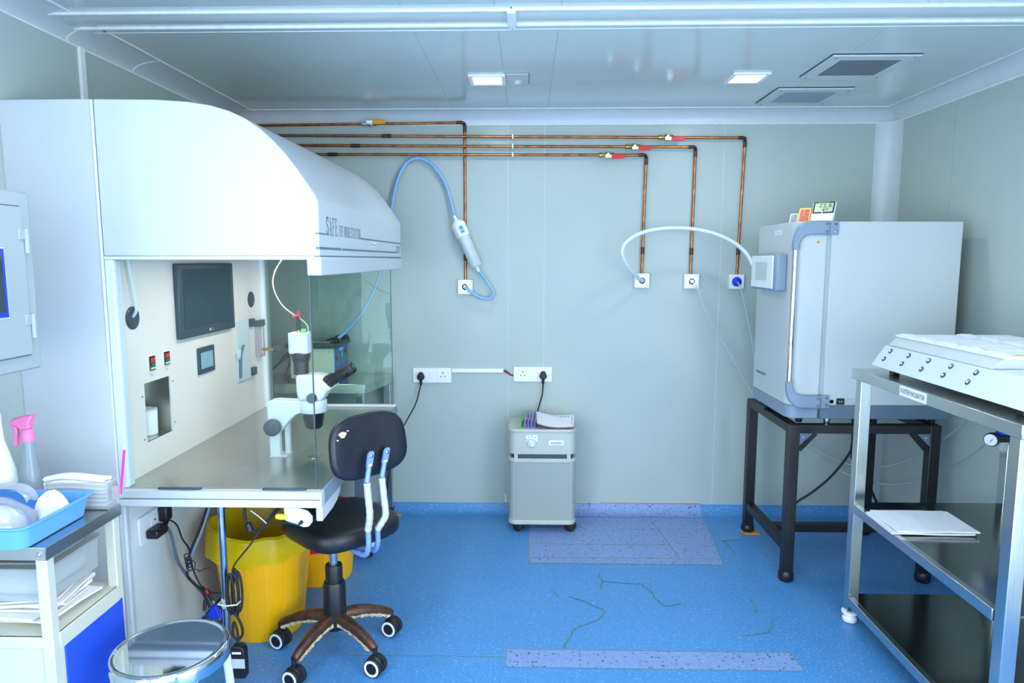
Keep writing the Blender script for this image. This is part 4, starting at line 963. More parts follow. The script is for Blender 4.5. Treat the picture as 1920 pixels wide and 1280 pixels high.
for r, z, wr_, wz in ((.120, .20, .008, 0), (.160, .34, .010, .004), (.186, .425, .006, .008), (.203, .462, .008, .012), (.216, .455, .008, .012), (.224, .42, .008, .012), (.230, .385, .012, .012), (.232, .362, .014, .014)):
    ring = []
    for j in range(nseg):
        t = 2 * PI * j / nseg
        back = max(0, math.sin(t)) * (.030 if z > .42 else .012)   # the film stands higher at the back and to the left
        left = max(0, -math.cos(t)) * (.03 if z > .4 else .0)
        rr = r + wob(t, 0) * wr_ - (.008 * max(0, math.sin(t)) if r > .2 else 0)
        tt = (t + PI) % (2 * PI) - PI                         # one loose fold hangs out to the right
        if r > .2: rr += .050 * math.exp(-((tt - .30) / .36) ** 2)
        ring.append((bx + math.cos(t) * rr, by + math.sin(t) * rr, z + wob(t, 2) * wz + back + left * .6 + .02 * max(0, math.cos(t - .7)) * (z < .43)))
    rings.append(ring)
mb.ring(rings, cap=False)
single('bin_liner', mb, 'bag_yellow', 'crumpled yellow bag folded over the rim of the large bin', 'bin liner')
mb = MB(); rings = []
for r, z in ((.13, .2), (.165, .32), (.178, .34), (.193, .338), (.197, .30), (.196, .24), (.192, .182)):
    rings.append([(-1.02 + math.cos(t) * (r + .004 * math.sin(5 * t)), 3.205 + math.sin(t) * (r + .004 * math.sin(5 * t)), z + .006 * math.sin(4 * t)) for t in [2 * PI * j / 40 for j in range(40)]])
mb.ring(rings, cap=False)
single('bin_liner', mb, 'bag_red', 'red bag over the rim of the smaller bin behind the chair', 'bin liner')
lb = thing('amber_bin_lid', 'amber ribbed plastic bin lid standing on edge behind the bagged bin', 'board', (-1.23, 2.985, 0))  # the bin's lid, built as a flat upright slab
obj('lid_plate', MB().prism(rrect(-1.395, -1.068, 0.002, .69, .03), 'y', 2.983, 2.995), 'amber', lb, .003)
for k in range(6):
    xk = -1.36 + k * .052
    obj('rib', MB().box(xk, xk + .008, 2.978, 2.984, .05, .66), 'amber', lb, .002)

# ================================================================== CABLES AND BOXES UNDER THE WORKTOP
sk = thing('wall_socket', 'white socket plate on the panel under the worktop', 'wall socket', (XB, 2.41, .51))
obj('plate', MB().prism(rrect(2.325, 2.50, .515, .620, .012), 'x', XB, XB + .012), 'white', sk, .003)
obj('module', MB().box(XB + .012, XB + .0145, 2.395, 2.485, .535, .602), 'white', sk, .001)
obj('pin_hole', MB().lathe([(.004, 0), (.004, .001)], (XB + .0145, 2.42, .585), (1, 0, 0), 12), 'black', sk)
pg = thing('power_plug', 'black plug in the socket under the worktop', 'plug', (XB + .03, 2.46, .55))
obj('plug_body', MB().box(XB + .0145, XB + .05, 2.44, 2.485, .565, .625), 'black', pg, .008)
obj('strain_relief', MB().lathe([(.009, 0), (.006, .035)], (XB + .032, 2.462, .566), (0, 0, -1), 14), 'soft_black', pg)
obj('cord', MB().tube(smooth_path([(XB + .032, 2.462, .54), (-1.370, 2.486, 0.502), (-1.360, 2.502, 0.392), (-1.340, 2.529, 0.314), (-1.300, 2.520, 0.274), (-1.260, 2.504, 0.241), (-1.250, 2.514, 0.203)]), .006, 10), 'slate', pg)
ad = thing('plug_adapter', 'flat black charger plugged in beside the lower plug', 'adapter', (XB + .03, 2.39, .52))
obj('case', MB().box(XB + .0145, XB + .058, 2.355, 2.435, .532, .566), 'black', ad, .007)
def cable(label, pts, r=.0042, m='soft_black', grp='black cables under the worktop'):
    return single('power_cable', MB().tube(smooth_path(pts), r, 8), m, label, 'cable', grp)
cable('black cable from the charger, curving down beside the grey lead', [(XB + .05, 2.435, .558), (-1.370, 2.484, 0.556), (-1.360, 2.517, 0.522), (-1.340, 2.513, 0.469), (-1.330, 2.538, 0.420), (-1.310, 2.506, 0.382), (-1.280, 2.500, 0.302), (-1.220, 2.480, 0.234)], .0034)
cable('black cable dropping from the table underside to the tangle', [(-1.260, 2.560, 0.577), (-1.280, 2.536, 0.504), (-1.300, 2.505, 0.441), (-1.310, 2.485, 0.385), (-1.310, 2.479, 0.334), (-1.290, 2.471, 0.316), (-1.260, 2.481, 0.277), (-1.230, 2.466, 0.233), (-1.220, 2.460, 0.214)], .0048)
cable('grey cable dropping from the table underside to the tangle', [(-1.240, 2.541, 0.589), (-1.260, 2.517, 0.512), (-1.280, 2.486, 0.443), (-1.300, 2.479, 0.398), (-1.310, 2.474, 0.358)], .0048, 'mid_grey')
cable('short black lead running from the tangle behind the pole', [(-1.250, 2.471, 0.295), (-1.220, 2.451, 0.286), (-1.160, 2.403, 0.307), (-1.100, 2.348, 0.338)], .004)
cable('thin curly wire tie sticking out of the cable tangle', [(-1.300, 2.465, 0.379), (-1.300, 2.491, 0.393), (-1.290, 2.503, 0.375), (-1.290, 2.496, 0.356), (-1.280, 2.501, 0.350), (-1.280, 2.512, 0.338), (-1.270, 2.536, 0.338), (-1.255, 2.549, 0.336)], .0016)
tg = thing('cable_tie', 'knotted black tie round the cable bundle', 'cable tie', (-1.310, 2.484, 0.375))
p = V((-1.305, 2.476, 0.395))
for k in range(4):
    q = p + V((.004 * k, -.004 * k, .012 * (1.5 - k)))
    obj('loop', MB().tube([q + V((.012 * math.cos(t), .004 * math.sin(2 * t), .014 * math.sin(t))) for t in [2 * PI * j / 16 for j in range(16)]], .0022, 6, closed=True), 'soft_black', tg)
vg = thing('video_connector', 'blue video connector hanging at the end of a cable', 'connector', (-1.200, 2.453, 0.179))
c = V((-1.200, 2.452, 0.206)); dn = V((.25, -.1, -1)).normalized(); sd = V((1, 0, .25)).normalized(); fw = V((0, 1, 0))
obj('hood', MB().ring([[c + dn * h + sd * a * w + fw * b * .016 for a, b in ((-.5, -.5), (.5, -.5), (.5, .5), (-.5, .5))] for h, w in ((-.022, .018), (-.008, .030), (.020, .038), (.026, .038))]), 'vga_blue', vg, .002)
obj('shell', MB().ring([[c + dn * h + sd * a * .030 + fw * b * .009 for a, b in ((-.5, -.5), (.5, -.5), (.5, .5), (-.5, .5))] for h in (.026, .036)]), 'steel_bright', vg)
for s_ in (-1, 1):
    obj('thumb_screw', MB().cyl(c + sd * .021 * s_ + dn * -.004, c + sd * .021 * s_ + dn * .030, .0045, n=10), 'vga_blue', vg)
dc = thing('dc_plug', 'small black barrel plug with silver tip, pointing right', 'plug', (-1.210, 2.462, 0.261))
obj('barrel', MB().cyl((-1.220, 2.444, 0.301), (-1.200, 2.444, 0.254), .0055), 'black', dc)
obj('tip', MB().cyl((-1.200, 2.444, 0.254), (-1.195, 2.445, 0.242), .0032), 'chrome', dc)
obj('red_band', MB().cyl((-1.222, 2.439, 0.299), (-1.215, 2.440, 0.285), .0062), 'red', dc)
dc = thing('dc_plug', 'small black barrel plug hanging left of the blue connector', 'plug', (-1.230, 2.435, 0.228))
obj('barrel', MB().cyl((-1.230, 2.447, 0.256), (-1.230, 2.434, 0.220), .0068), 'black', dc)
obj('tip', MB().cyl((-1.230, 2.434, 0.220), (-1.230, 2.436, 0.201), .004), 'chrome', dc)
cb = thing('cord_bundle', 'folded black cord bundle tied to the support pole', 'cable', (-1.045, 2.27, .28))
for k, (w, h, dx) in enumerate(((.014, .075, 0), (.018, .07, .008), (.012, .08, .014), (.016, .066, .020))):
    c = V((-1.048 + dx, 2.262 + .006 * k, .375))
    obj('loop', MB().tube([c + V((w * math.cos(t), 0, h * math.sin(t) * (1 + .05 * k))) for t in [2 * PI * j / 24 for j in range(24)]], .0046, 8, closed=True), 'soft_black', cb)
obj('white_tie', MB().tube([(-1.062, 2.25, .337), (-1.02, 2.25, .342), (-1.018, 2.295, .342), (-1.092, 2.305, .335), (-1.094, 2.265, .335)], .0028, 6, closed=True), 'white', cb)
obj('tail', MB().tube(smooth_path([(-1.035, 2.262, .31), (-1.015, 2.265, .26), (-1.012, 2.265, .225), (-1.028, 2.262, .205), (-1.045, 2.262, .225), (-1.040, 2.262, .27), (-1.028, 2.26, .24), (-1.022, 2.255, .19)]), .0046), 'soft_black', cb)
obj('lead', MB().tube(smooth_path([(-1.040, 2.262, .44), (-1.030, 2.270, 0.481), (-0.974, 2.280, 0.552), (-0.937, 2.290, 0.607), (-0.911, 2.300, 0.642), (-0.878, 2.310, 0.672)]), .0030), 'soft_black', cb)
pb = thing('power_brick', 'black power brick hanging low beside the support pole', 'power brick', (-1.02, 2.25, .07))
obj('case', MB().prism([(-1.046, .075), (-.995, .075), (-.995, .176), (-1.003, .192), (-1.035, .196), (-1.046, .186)], 'y', 2.232, 2.268), 'black', pb, .004)
obj('rating_label', MB().box(-1.044, -.994, 2.2312, 2.2322, .115, .150), 'pale', pb)
obj('sticker', MB().box(-1.038, -1.006, 2.2312, 2.2322, .168, .176), 'paper', pb)
ps = thing('lamp_driver', 'white-ended black box with yellow plug under the worktop corner', 'power unit', (-.78, 2.31, .62))
endp = [(-.848, .688), (-.840, .695), (-.80, .690), (-.765, .680), (-.748, .660), (-.748, .640), (-.762, .622), (-.78, .620), (-.845, .643)]
obj('case', MB().prism(endp, 'y', 2.275, 2.47), 'black', ps, .004)
for yy in (2.267, 2.47):
    obj('end_cap', MB().prism(endp, 'y', yy, yy + .010), 'white', ps, .004)
for k in range(6):
    obj('fin', MB().box(-.752, -.742, 2.30 + k * .026, 2.308 + k * .026, .632, .672), 'black', ps, .001)
for k in range(2):
    obj('screw', MB().lathe([(.004, 0), (.004, .002)], (-.7465, 2.335, .648 + .014 * k), (1, 0, 0), 10), 'chrome', ps)
obj('hanger', MB().box(-.84, -.77, 2.30, 2.44, .690, .702), 'black', ps)
yp = obj('yellow_plug', MB().tube([(-.872, 2.262, .662), (-.858, 2.262, .661), (-.843, 2.262, .659), (-.832, 2.262, .655)], [.009, .011, .0095, .006], 12), 'sticker_yellow', ps)
obj('jack_lead', MB().tube(smooth_path([(-0.897, 2.262, 0.638), (-0.867, 2.258, 0.636), (-0.829, 2.256, 0.641), (-0.799, 2.255, 0.634), (-0.788, 2.256, 0.637), (-0.783, 2.262, 0.643)]), .003), 'soft_black', ps)
obj('jack', MB().cyl((-0.788, 2.254, 0.638), (-0.781, 2.262, 0.645), .006), 'black', ps)
cable('thick black cable with a ferrite hanging below the worktop edge', [(-1.007, 2.320, 0.673), (-1.003, 2.310, 0.641), (-0.992, 2.300, 0.612), (-0.976, 2.300, 0.593), (-0.951, 2.300, 0.591), (-0.928, 2.300, 0.613), (-0.909, 2.310, 0.642), (-0.881, 2.320, 0.674)], .0062)
single('ferrite_bead', MB().cyl((-0.990, 2.300, 0.622), (-0.980, 2.300, 0.591), .012), 'black', 'black ferrite bead on the hanging thick cable', 'ferrite', bevel=.003)
single('zip_tie', MB().tube([(-0.970, 2.285, 0.673), (-0.943, 2.285, 0.652), (-0.916, 2.285, 0.627)], .0018, 6), 'white', 'white zip tie tail sticking up from the hanging cable', 'zip tie')

# ================================================================== STEEL STOOL
st = thing('steel_stool', 'round mirror steel stool with pale bent tube legs in the foreground', 'stool', (-1.02, 1.81, 0))
obj('seat', MB().lathe([(0, .430), (.150, .430), (.157, .408), (.160, .408), (.161, .434), (.158, .445), (.153, .4495), (.149, .450), (.1455, .4490), (.143, .4475), (.141, .4470), (.135, .4470), (0, .4470)], (-1.02, 1.81, 0), n=64), 'chrome', st, sharp=35)
for k in range(4):
    a = math.radians(45 + 90 * k + 5); c, s = math.cos(a), math.sin(a)
    P = lambda r, z: (-1.02 + c * r, 1.81 + s * r, z)
    lg = obj('leg', MB().tube(smooth_path([P(.02, .415), P(.10, .415), P(.135, .405), P(.155, .375), P(.165, .30), P(.185, .015)]), .0125, 14), 'cool_metal', st)
    obj('foot_tip', MB().lathe([(.017, 0), (.017, .02), (.014, .035)], P(.186, 0), n=16), 'black', lg)
obj('ring_brace', MB().tube([(-1.02 + .172 * math.cos(t), 1.81 + .172 * math.sin(t), .16) for t in [2 * PI * j / 40 for j in range(40)]], .007, 8, closed=True), 'cool_metal', st)

# ================================================================== TROLLEY ON THE LEFT
tr = thing('supply_trolley', 'cream trolley with steel rimmed top and a blue door on its side', 'trolley', (-1.45, 1.83, 0))
TX0, TX1, TY0, TY1 = -1.655, -1.25, 1.668, 1.995
obj('top_plate', MB().box(TX0 + .003, TX1 - .003, TY0 + .003, TY1 - .003, .785, .801), 'steel', tr)
for a in ((TX0, TX1, TY0, TY0 + .003), (TX0, TX1, TY1 - .003, TY1), (TX1 - .003, TX1, TY0, TY1)):
    obj('steel_rim', MB().box(a[0], a[1], a[2], a[3], .768, .803), 'steel', tr, .0008)
obj('rivet', MB().lathe([(.006, 0), (.005, .003), (0, .004)], (TX1 - .02, TY0, .785), (0, -1, 0), 12), 'chrome_worn', tr)
for x0, y0 in ((TX1 - .035, TY0 + .004), (TX1 - .035, TY1 - .034), (TX0 + .005, TY0 + .004), (TX0 + .005, TY1 - .034)):
    obj('leg', MB().box(x0, x0 + .030, y0, y0 + .030, 0.0, .785), 'ivory', tr, .003)
obj('shelf', MB().box(TX0 + .01, TX1 - .007, TY0 + .008, TY1 - .008, .535, .552), 'ivory', tr)
mb = MB().box(TX1 - .012, TX1 - .003, TY0 + .03, TY1 - .03, .505, .552).box(TX0 + .03, TX1 - .03, TY0 + .004, TY0 + .014, .52, .552)
obj('shelf_rail', mb, 'ivory', tr, .002)
obj('front_panel', MB().box(TX0 + .03, TX1 - .03, TY0 + .010, TY0 + .016, .06, .525), 'ivory', tr, .001)
dr = obj('door', MB().box(TX1 - .014, TX1 - .002, TY0 + .045, TY1 - .018, .08, .508), 'blue_panel', tr, .002, label='bright blue laminate door')
obj('door_frame', MB().box(TX1 - .012, TX1 - .004, TY0 + .032, TY0 + .043, .06, .51), 'ivory', tr)
obj('base', MB().box(TX0 + .01, TX1 - .012, TY0 + .02, TY1 - .01, .06, .075), 'ivory', tr)

# packets in a loose pile on the trolley shelf
ORD = ['first', 'second', 'third', 'fourth', 'fifth', 'sixth', 'seventh', 'eighth', 'ninth', 'tenth', 'eleventh', 'twelfth']
rg = random.Random(11)
first = None
z = .5525
for k in range(12):
    ang = rg.uniform(-.16, .16); cx_, cy_ = -1.44 + rg.uniform(-.015, .02), 1.832 + rg.uniform(-.012, .012)
    t = .0045 + rg.uniform(0, .0015)
    w, l = .125 + rg.uniform(-.01, .012), .095 + rg.uniform(-.008, .01)
    def fn(u, v, ang=ang, cx_=cx_, cy_=cy_, w=w, l=l, z=z, k=k):
        x, y = (u - .5) * 2 * w, (v - .5) * 2 * l
        return (cx_ + x * math.cos(ang) - y * math.sin(ang), cy_ + x * math.sin(ang) + y * math.cos(ang), z + .0012 * math.sin(9 * u + k) * math.sin(8 * v))
    single('sterile_packet', MB().sheet(fn, 6, 5, t), 'tissue' if k % 3 else 'cream', ORD[k] + ' flat pale packet from the bottom of the pile on the trolley shelf', 'packet', 'packets piled on the trolley shelf')
    z += t + .0016
zb = z + .002
bx_ = thing('storage_box', 'translucent lidded storage box lying on the packet pile in the trolley', 'storage box', (-1.45, 1.82, zb))
outer = rrect(-1.62, -1.285, 1.705, 1.945, .03)
inner = rrect(-1.616, -1.289, 1.709, 1.941, .027)
mb = MB().prism(outer, 'z', zb, zb + .003)
mb.ring([[(x, y, zb) for x, y in outer], [(x * 1.0 + (x + 1.45) * .03, y + (y - 1.825) * .03, zb + .088) for x, y in outer], [(x + (x + 1.45) * .03, y + (y - 1.825) * .03, zb + .088) for x, y in inner], [(x, y, zb + .003) for x, y in inner]], cap=False)
obj('tub', mb, 'frosted', bx_)
lidp = rrect(-1.630, -1.276, 1.697, 1.953, .034)
mb = MB().prism(lidp, 'z', zb + .088, zb + .094)
obj('lid', mb, 'frosted', bx_, .002)
obj('lid_rib', MB().tube([(x, y, zb + .096) for x, y in rrect(-1.600, -1.306, 1.727, 1.923, .03)], .003, 6, closed=True), 'frosted', bx_)
obj('sticker', MB().box(-1.45, -1.425, 1.80, 1.808, zb + .094, zb + .0945), 'red', bx_)
obj('contents', MB().box(-1.60, -1.31, 1.725, 1.925, zb + .004, zb + .05), 'tissue', bx_, .02, kind='stuff')

# blue tray with plastic bags
ty = thing('blue_tray', 'blue plastic tray on the trolley top holding plastic bags', 'tray', (-1.47, 1.80, .803))
def loop(x0, x1, y0, y1, z, r): return [(x, y, z) for x, y in rrect(x0, x1, y0, y1, r, 6)]
rings = [loop(-1.64, -1.296, 1.652, 1.912, .8035, .03), loop(-1.648, -1.286, 1.642, 1.925, .857, .034), loop(-1.655, -1.276, 1.632, 1.936, .862, .036), loop(-1.655, -1.276, 1.632, 1.936, .866, .036), loop(-1.646, -1.290, 1.646, 1.921, .864, .033), loop(-1.638, -1.300, 1.656, 1.908, .8065, .028)]
obj('body', MB().ring(rings), 'blue_tray', ty, .001)
for y in (1.70,):
    obj('rim_tab', MB().box(-1.52, -1.40, 1.626, 1.640, .858, .866), 'blue_tray', ty, .003)
def blob(cx, cy, cz, rx, ry, rz, seed, amp=.18):
    rg = random.Random(seed); ph = [rg.uniform(0, 6) for _ in range(8)]; mb = MB(); rings = []
    for i in range(9):
        a = PI / 2 * i / 8; ring = []
        for j in range(32):
            t = 2 * PI * j / 32
            w = 1 + amp * (.5 * math.sin(3 * t + ph[0] + 2 * a) + .4 * math.sin(5 * t + ph[1] - 3 * a) + .3 * math.sin(9 * t + ph[2] + 5 * a))
            r = max(.02, math.cos(a)) * w
            ring.append((cx + rx * r * math.cos(t), cy + ry * r * math.sin(t), cz + rz * math.sin(a) * (1 + .5 * amp * math.sin(4 * t + ph[3] + 4 * a))))
        rings.append(ring)
    return mb.ring(rings)
bg = thing('plastic_bag', 'clear plastic bag with black printed date filling the blue tray', 'bag', (-1.47, 1.755, .808))
obj('film', blob(-1.485, 1.765, .808, .135, .088, .088, 5, .12), 'clear_bag', bg, sharp=20)
obj('cotton', blob(-1.49, 1.775, .808, .100, .068, .060, 8, .1), 'tissue', bg, sharp=60)
for k, (dx, dz) in enumerate(((0, 0), (.012, .010))):
    obj('print_line', MB().tube(smooth_path([(-1.56, 1.695 + dz, .870 + dz), (-1.50, 1.692 + dz, .884 + dz), (-1.45, 1.70 + dz, .880 + dz), (-1.42, 1.71 + dz, .868 + dz)]), .0011, 5), 'ink', bg)
text(bg, 'print', '2021', (-1.52, 1.688, .874), (1, .1, .05), (0, .35, .9), .05, .012, 'ink')
gz = single('gauze_bundle', blob(-1.362, 1.862, .808, .048, .036, .076, 21, .2), 'tissue', 'crumpled white gauze at the right end of the blue tray', 'gauze')
def fn(u, v):
    a = PI * (.1 + .8 * u); return (-1.52 + .085 * math.cos(a) + .0, 1.86 + .05 * v + .006 * math.sin(7 * u), .835 + .055 * math.sin(a) + .006 * math.sin(5 * u + 6 * v))
single('plastic_sleeve', MB().sheet(fn, 18, 6, .001), 'clear_bag', 'rolled clear plastic sleeve at the back of the blue tray', 'sleeve')

# clear box with tissues and a pen holder
cb_ = thing('tissue_box', 'clear plastic box holding a stack of white tissues behind the tray', 'box', (-1.35, 1.965, .803))
X0, X1, Y0, Y1 = -1.44, -1.252, 1.941, 1.992
mb = MB().box(X0, X1, Y0, Y1, .8035, .807).box(X0, X1, Y0, Y0 + .003, .807, .885).box(X0, X1, Y1 - .003, Y1, .807, .885).box(X0, X0 + .003, Y0 + .003, Y1 - .003, .807, .885).box(X1 - .003, X1, Y0 + .003, Y1 - .003, .807, .885)
obj('tub', mb, 'clear_box', cb_)
obj('pen_holder', MB().box(X1 + .0005, X1 + .003, 1.955, 1.99, .83, .875).box(X1 + .003, X1 + .022, 1.955, 1.957, .83, .872).box(X1 + .003, X1 + .022, 1.988, 1.99, .83, .872).box(X1 + .020, X1 + .022, 1.957, 1.988, .83, .872).box(X1 + .003, X1 + .022, 1.955, 1.99, .828, .831), 'clear_box', cb_)
for k in range(7):
    def fn(u, v, k=k):
        x = X0 - .008 + u * (X1 - X0 - .005 + .004 * k * 0); y = Y0 + .006 + v * (Y1 - Y0 - .012)
        return (x, y, .812 + .0125 * k + .010 * math.sin(PI * u) * (1 - u) * 1.6 * (k / 6) + .003 * math.sin(6 * v + k) * (k / 6))
    single('tissue_sheet', MB().sheet(fn, 10, 4, .0085), 'tissue', ORD[k] + ' folded white tissue from the bottom of the clear box', 'tissue', 'tissues in the clear box')
pn = thing('pink_pen', 'hot pink pen standing upright at the end of the tissue box', 'pen', (X1 + .012, 1.972, .831))
obj('barrel', MB().cyl((-1.233, 1.972, 0.842), (-1.212, 1.972, 0.980), .0036, n=10), 'hot_pink', pn)
obj('tip', MB().cyl((-1.212, 1.972, 0.980), (-1.211, 1.972, 0.993), .0036, .0015, n=10), 'white', pn)
obj('clip', MB().box(X1 + .006, X1 + .016, 1.962, 1.966, .832, .858), 'hot_pink', pn)

# spray bottles
sp = thing('spray_bottle', 'clear spray bottle with a pink trigger head', 'spray bottle', (-1.497, 1.962, .803))
c = (-1.497, 1.962, 0)
obj('bottle', MB().lathe([(.026, .804), (.029, .808), (.030, .85), (.029, .89), (.022, .93), (.0155, .975), (.014, 1.0), (.014, 1.012)], c, n=28), 'bottle_clear', sp)
obj('label', MB().lathe([(.0305, .83), (.0308, .832), (.0308, .848), (.0305, .85)], c, n=28), 'pink', sp)
obj('collar', MB().lathe([(.0185, 1.008), (.0185, 1.026), (.016, 1.04), (.012, 1.044)], c, n=20), 'pink', sp)
hd = [(-1.545, 1.060), (-1.535, 1.076), (-1.505, 1.084), (-1.470, 1.088), (-1.478, 1.074), (-1.484, 1.062), (-1.482, 1.046), (-1.51, 1.040), (-1.522, 1.052)]
obj('head', MB().prism(hd, 'y', 1.950, 1.974), 'pink', sp, .005)
obj('trigger', MB().prism([(-1.540, 1.062), (-1.524, 1.052), (-1.524, 1.03), (-1.528, .992), (-1.538, .992), (-1.537, 1.03)], 'y', 1.955, 1.969), 'pink', sp, .003)
wbm = thing('white_bottle', 'white plastic bottle with a narrow neck at the left picture edge', 'bottle', (-1.585, 1.962, .803))
c = (-1.588, 1.958, 0)
obj('bottle', MB().lathe([(.038, .804), (.042, .808), (.043, .88), (.040, .92), (.028, .97), (.018, 1.01), (.016, 1.05), (.015, 1.085), (.010, 1.10)], c, n=28), 'white', wbm)
obj('label', MB().lathe([(.0435, .86), (.0438, .862), (.0438, .872), (.0435, .874)], c, n=28), 'cyan_label', wbm)

# ================================================================== ELECTRICAL CABINET ON THE LEFT WALL
ec = thing('electrical_cabinet', 'grey wall cabinet with hinged door and blue edged window', 'cabinet', (-1.55, 1.68, 1.238))
BX = -1.40
obj('body', MB().box(XL + .001, BX, 1.43, 1.915, 1.238, 1.733), 'box_grey', ec, .006)
de = obj('door', MB().box(BX, BX + .010, 1.462, 1.872, 1.282, 1.690), 'box_grey', ec, .003)
obj('door_gap', MB().box(BX - .001, BX + .001, 1.459, 1.875, 1.279, 1.693), 'dark_grey', ec)
obj('window', MB().box(BX + .010, BX + .012, 1.54, 1.792, 1.390, 1.578), 'white', de)
obj('window_frame', MB().box(BX + .012, BX + .0135, 1.545, 1.789, 1.393, 1.575), 'vga_blue', de)
obj('window_glass', MB().box(BX + .0135, BX + .0145, 1.56, 1.78, 1.406, 1.560), 'screen', de)
for z in (1.60, 1.365):
    h = obj('hinge', MB().cyl((BX + .012, 1.878, z - .036), (BX + .012, 1.878, z + .03), .007), 'box_grey', ec)
    obj('hinge_leaf', MB().box(BX + .004, BX + .014, 1.850, 1.878, z, z + .03), 'box_grey', h, .002)

# ================================================================== AIR PURIFIER
ap = thing('air_purifier', 'grey floor air purifier with a dial, on black casters', 'air purifier', (.085, 3.87, 0))
AX0, AX1, AY0, AY1 = -.105, .272, 3.742, 4.035
obj('lower_shell', MB().prism(rrect(AX0, AX1, AY0, AY1, .045, 7), 'z', .055, .428), 'purifier', ap, .004)
obj('perforated_panel', MB().prism(rrect(AX0 - .0012, AX1 + .0012, AY0 - .0012, AY1 - .03, .045, 7), 'z', .076, .412), 'purifier_panel', ap)
obj('base_band', MB().prism(rrect(AX0 - .003, AX1 + .003, AY0 - .003, AY1, .045, 7), 'z', .048, .074), 'purifier', ap, .004)
obj('shoulder', MB().prism(rrect(AX0 - .003, AX1 + .003, AY0 - .003, AY1, .045, 7), 'z', .412, .434), 'purifier', ap, .004)
obj('gap_core', MB().prism(rrect(AX0 + .012, AX1 - .012, AY0 + .012, AY1 - .01, .04, 7), 'z', .43, .462), 'dark_grey', ap)
for x in (AX0 + .04, AX1 - .04):
    obj('spacer', MB().box(x - .010, x + .010, AY0 + .001, AY0 + .02, .432, .462), 'purifier', ap)
obj('upper_shell', MB().prism(rrect(AX0 - .001, AX1 + .001, AY0 - .001, AY1, .045, 7), 'z', .458, .590), 'purifier', ap, .005)
obj('top_cap', MB().prism(rrect(AX0 - .004, AX1 + .004, AY0 - .004, AY1, .048, 7), 'z', .583, .603), 'purifier', ap, .006)
yk = AY0 - .001
kn = obj('dial', MB().lathe([(.028, 0), (.028, .004), (.024, .008), (.022, .012), (0, .013)], (.022, yk, .527), (0, -1, 0), 28), 'pale', ap)
obj('pointer', MB().bar((.014, yk - .016, .546), (.030, yk - .016, .508), .010, .012, (0, -1, 0)), 'white', kn, .002)
obj('dial_plate', MB().box(-.010, .056, yk - .0008, yk, .535, .570), 'white', ap)
for k in range(4):
    a = math.radians(150 - 32 * k)
    obj('dial_mark', MB().box(.022 + .034 * math.cos(a) - .004, .022 + .034 * math.cos(a) + .004, yk - .0014, yk - .0008, .530 + .034 * math.sin(a) - .002, .530 + .034 * math.sin(a) + .002), 'ink_blue', ap)
obj('badge', MB().box(.120, .203, yk - .0012, yk, .515, .541), 'white', ap)
text(ap, 'badge_lettering', 'austin', (.131, yk - .0012, .521), (1, 0, 0), (0, 0, 1), .061, .014, 'ink_blue', label='blue lettering austin')
text(ap, 'badge_lettering', 'austin', (.1316, yk - .0012, .521), (1, 0, 0), (0, 0, 1), .061, .014, 'ink_blue')
for x, y in ((AX0 + .055, AY0 + .035), (AX1 - .025, AY0 + .035), (AX0 + .04, AY1 - .05), (AX1 - .04, AY1 - .05)):
    cs = obj('caster', MB().lathe([(.016, .04), (.016, .056)], (x, y, 0), n=14), 'black', ap)
    for s_ in (-1, 1):
        obj('wheel', MB().lathe([(.022, 0), (.030, .004), (.030, .018), (.022, .022)], (x, y, .030), V((.5, .85 * s_, 0)) if s_ > 0 else V((-.5, -.85, 0)), 22), 'soft_black', cs)
# folders and papers lying on the purifier
zt = .604
def leaning(x0, lean, m, label, y0=3.755, y1=3.985, h=.055):
    def fn(u, v):
        return (x0 + lean * v * v - .012 * v, y0 + u * (y1 - y0), zt + .003 + h * v + .004 * math.sin(5 * u))
    return fn
files = [('green_folder', 'green', -.040, .020, 'green folder, leftmost of the files on the air purifier', .050), ('purple_folder', 'purple', -.012, .012, 'pale purple folder right beside the green one', .062),
         ('violet_folder', 'violet', .004, .014, 'deep violet folder, second from the green one', .060), ('purple_folder', 'purple', .022, .016, 'pale purple folder, third from the green one', .060),
         ('violet_folder', 'violet', .040, .018, 'deep violet folder touching the curled printed form', .058)]
for nm, m, x0, ln, lab, h in files:
    t = thing(nm, lab, 'folder', (x0 + .02, 3.86, zt), 'files on the air purifier')
    obj('cover', MB().sheet(leaning(x0, ln, m, lab, h=h), 6, 6, .0012), m, t)
    obj('flap', MB().box(x0 + .001, x0 + .0165, 3.758, 3.982, zt + .0002, zt + .0022), m, t)
    obj('inner_sheet', MB().sheet(leaning(x0 + .0022, ln, m, lab, h=h * .86, y0=3.765, y1=3.98), 6, 6, .0008), 'paper', t)
def curl(dx, dz):
    def fn(u, v):
        x = .052 + dx + u * .205; y = 3.742 + v * .235
        return (x + .02 * v * u, y, zt + .004 + dz + .028 * (1 - u) ** 3 + .010 * u * u * u + .012 * v)
    return fn
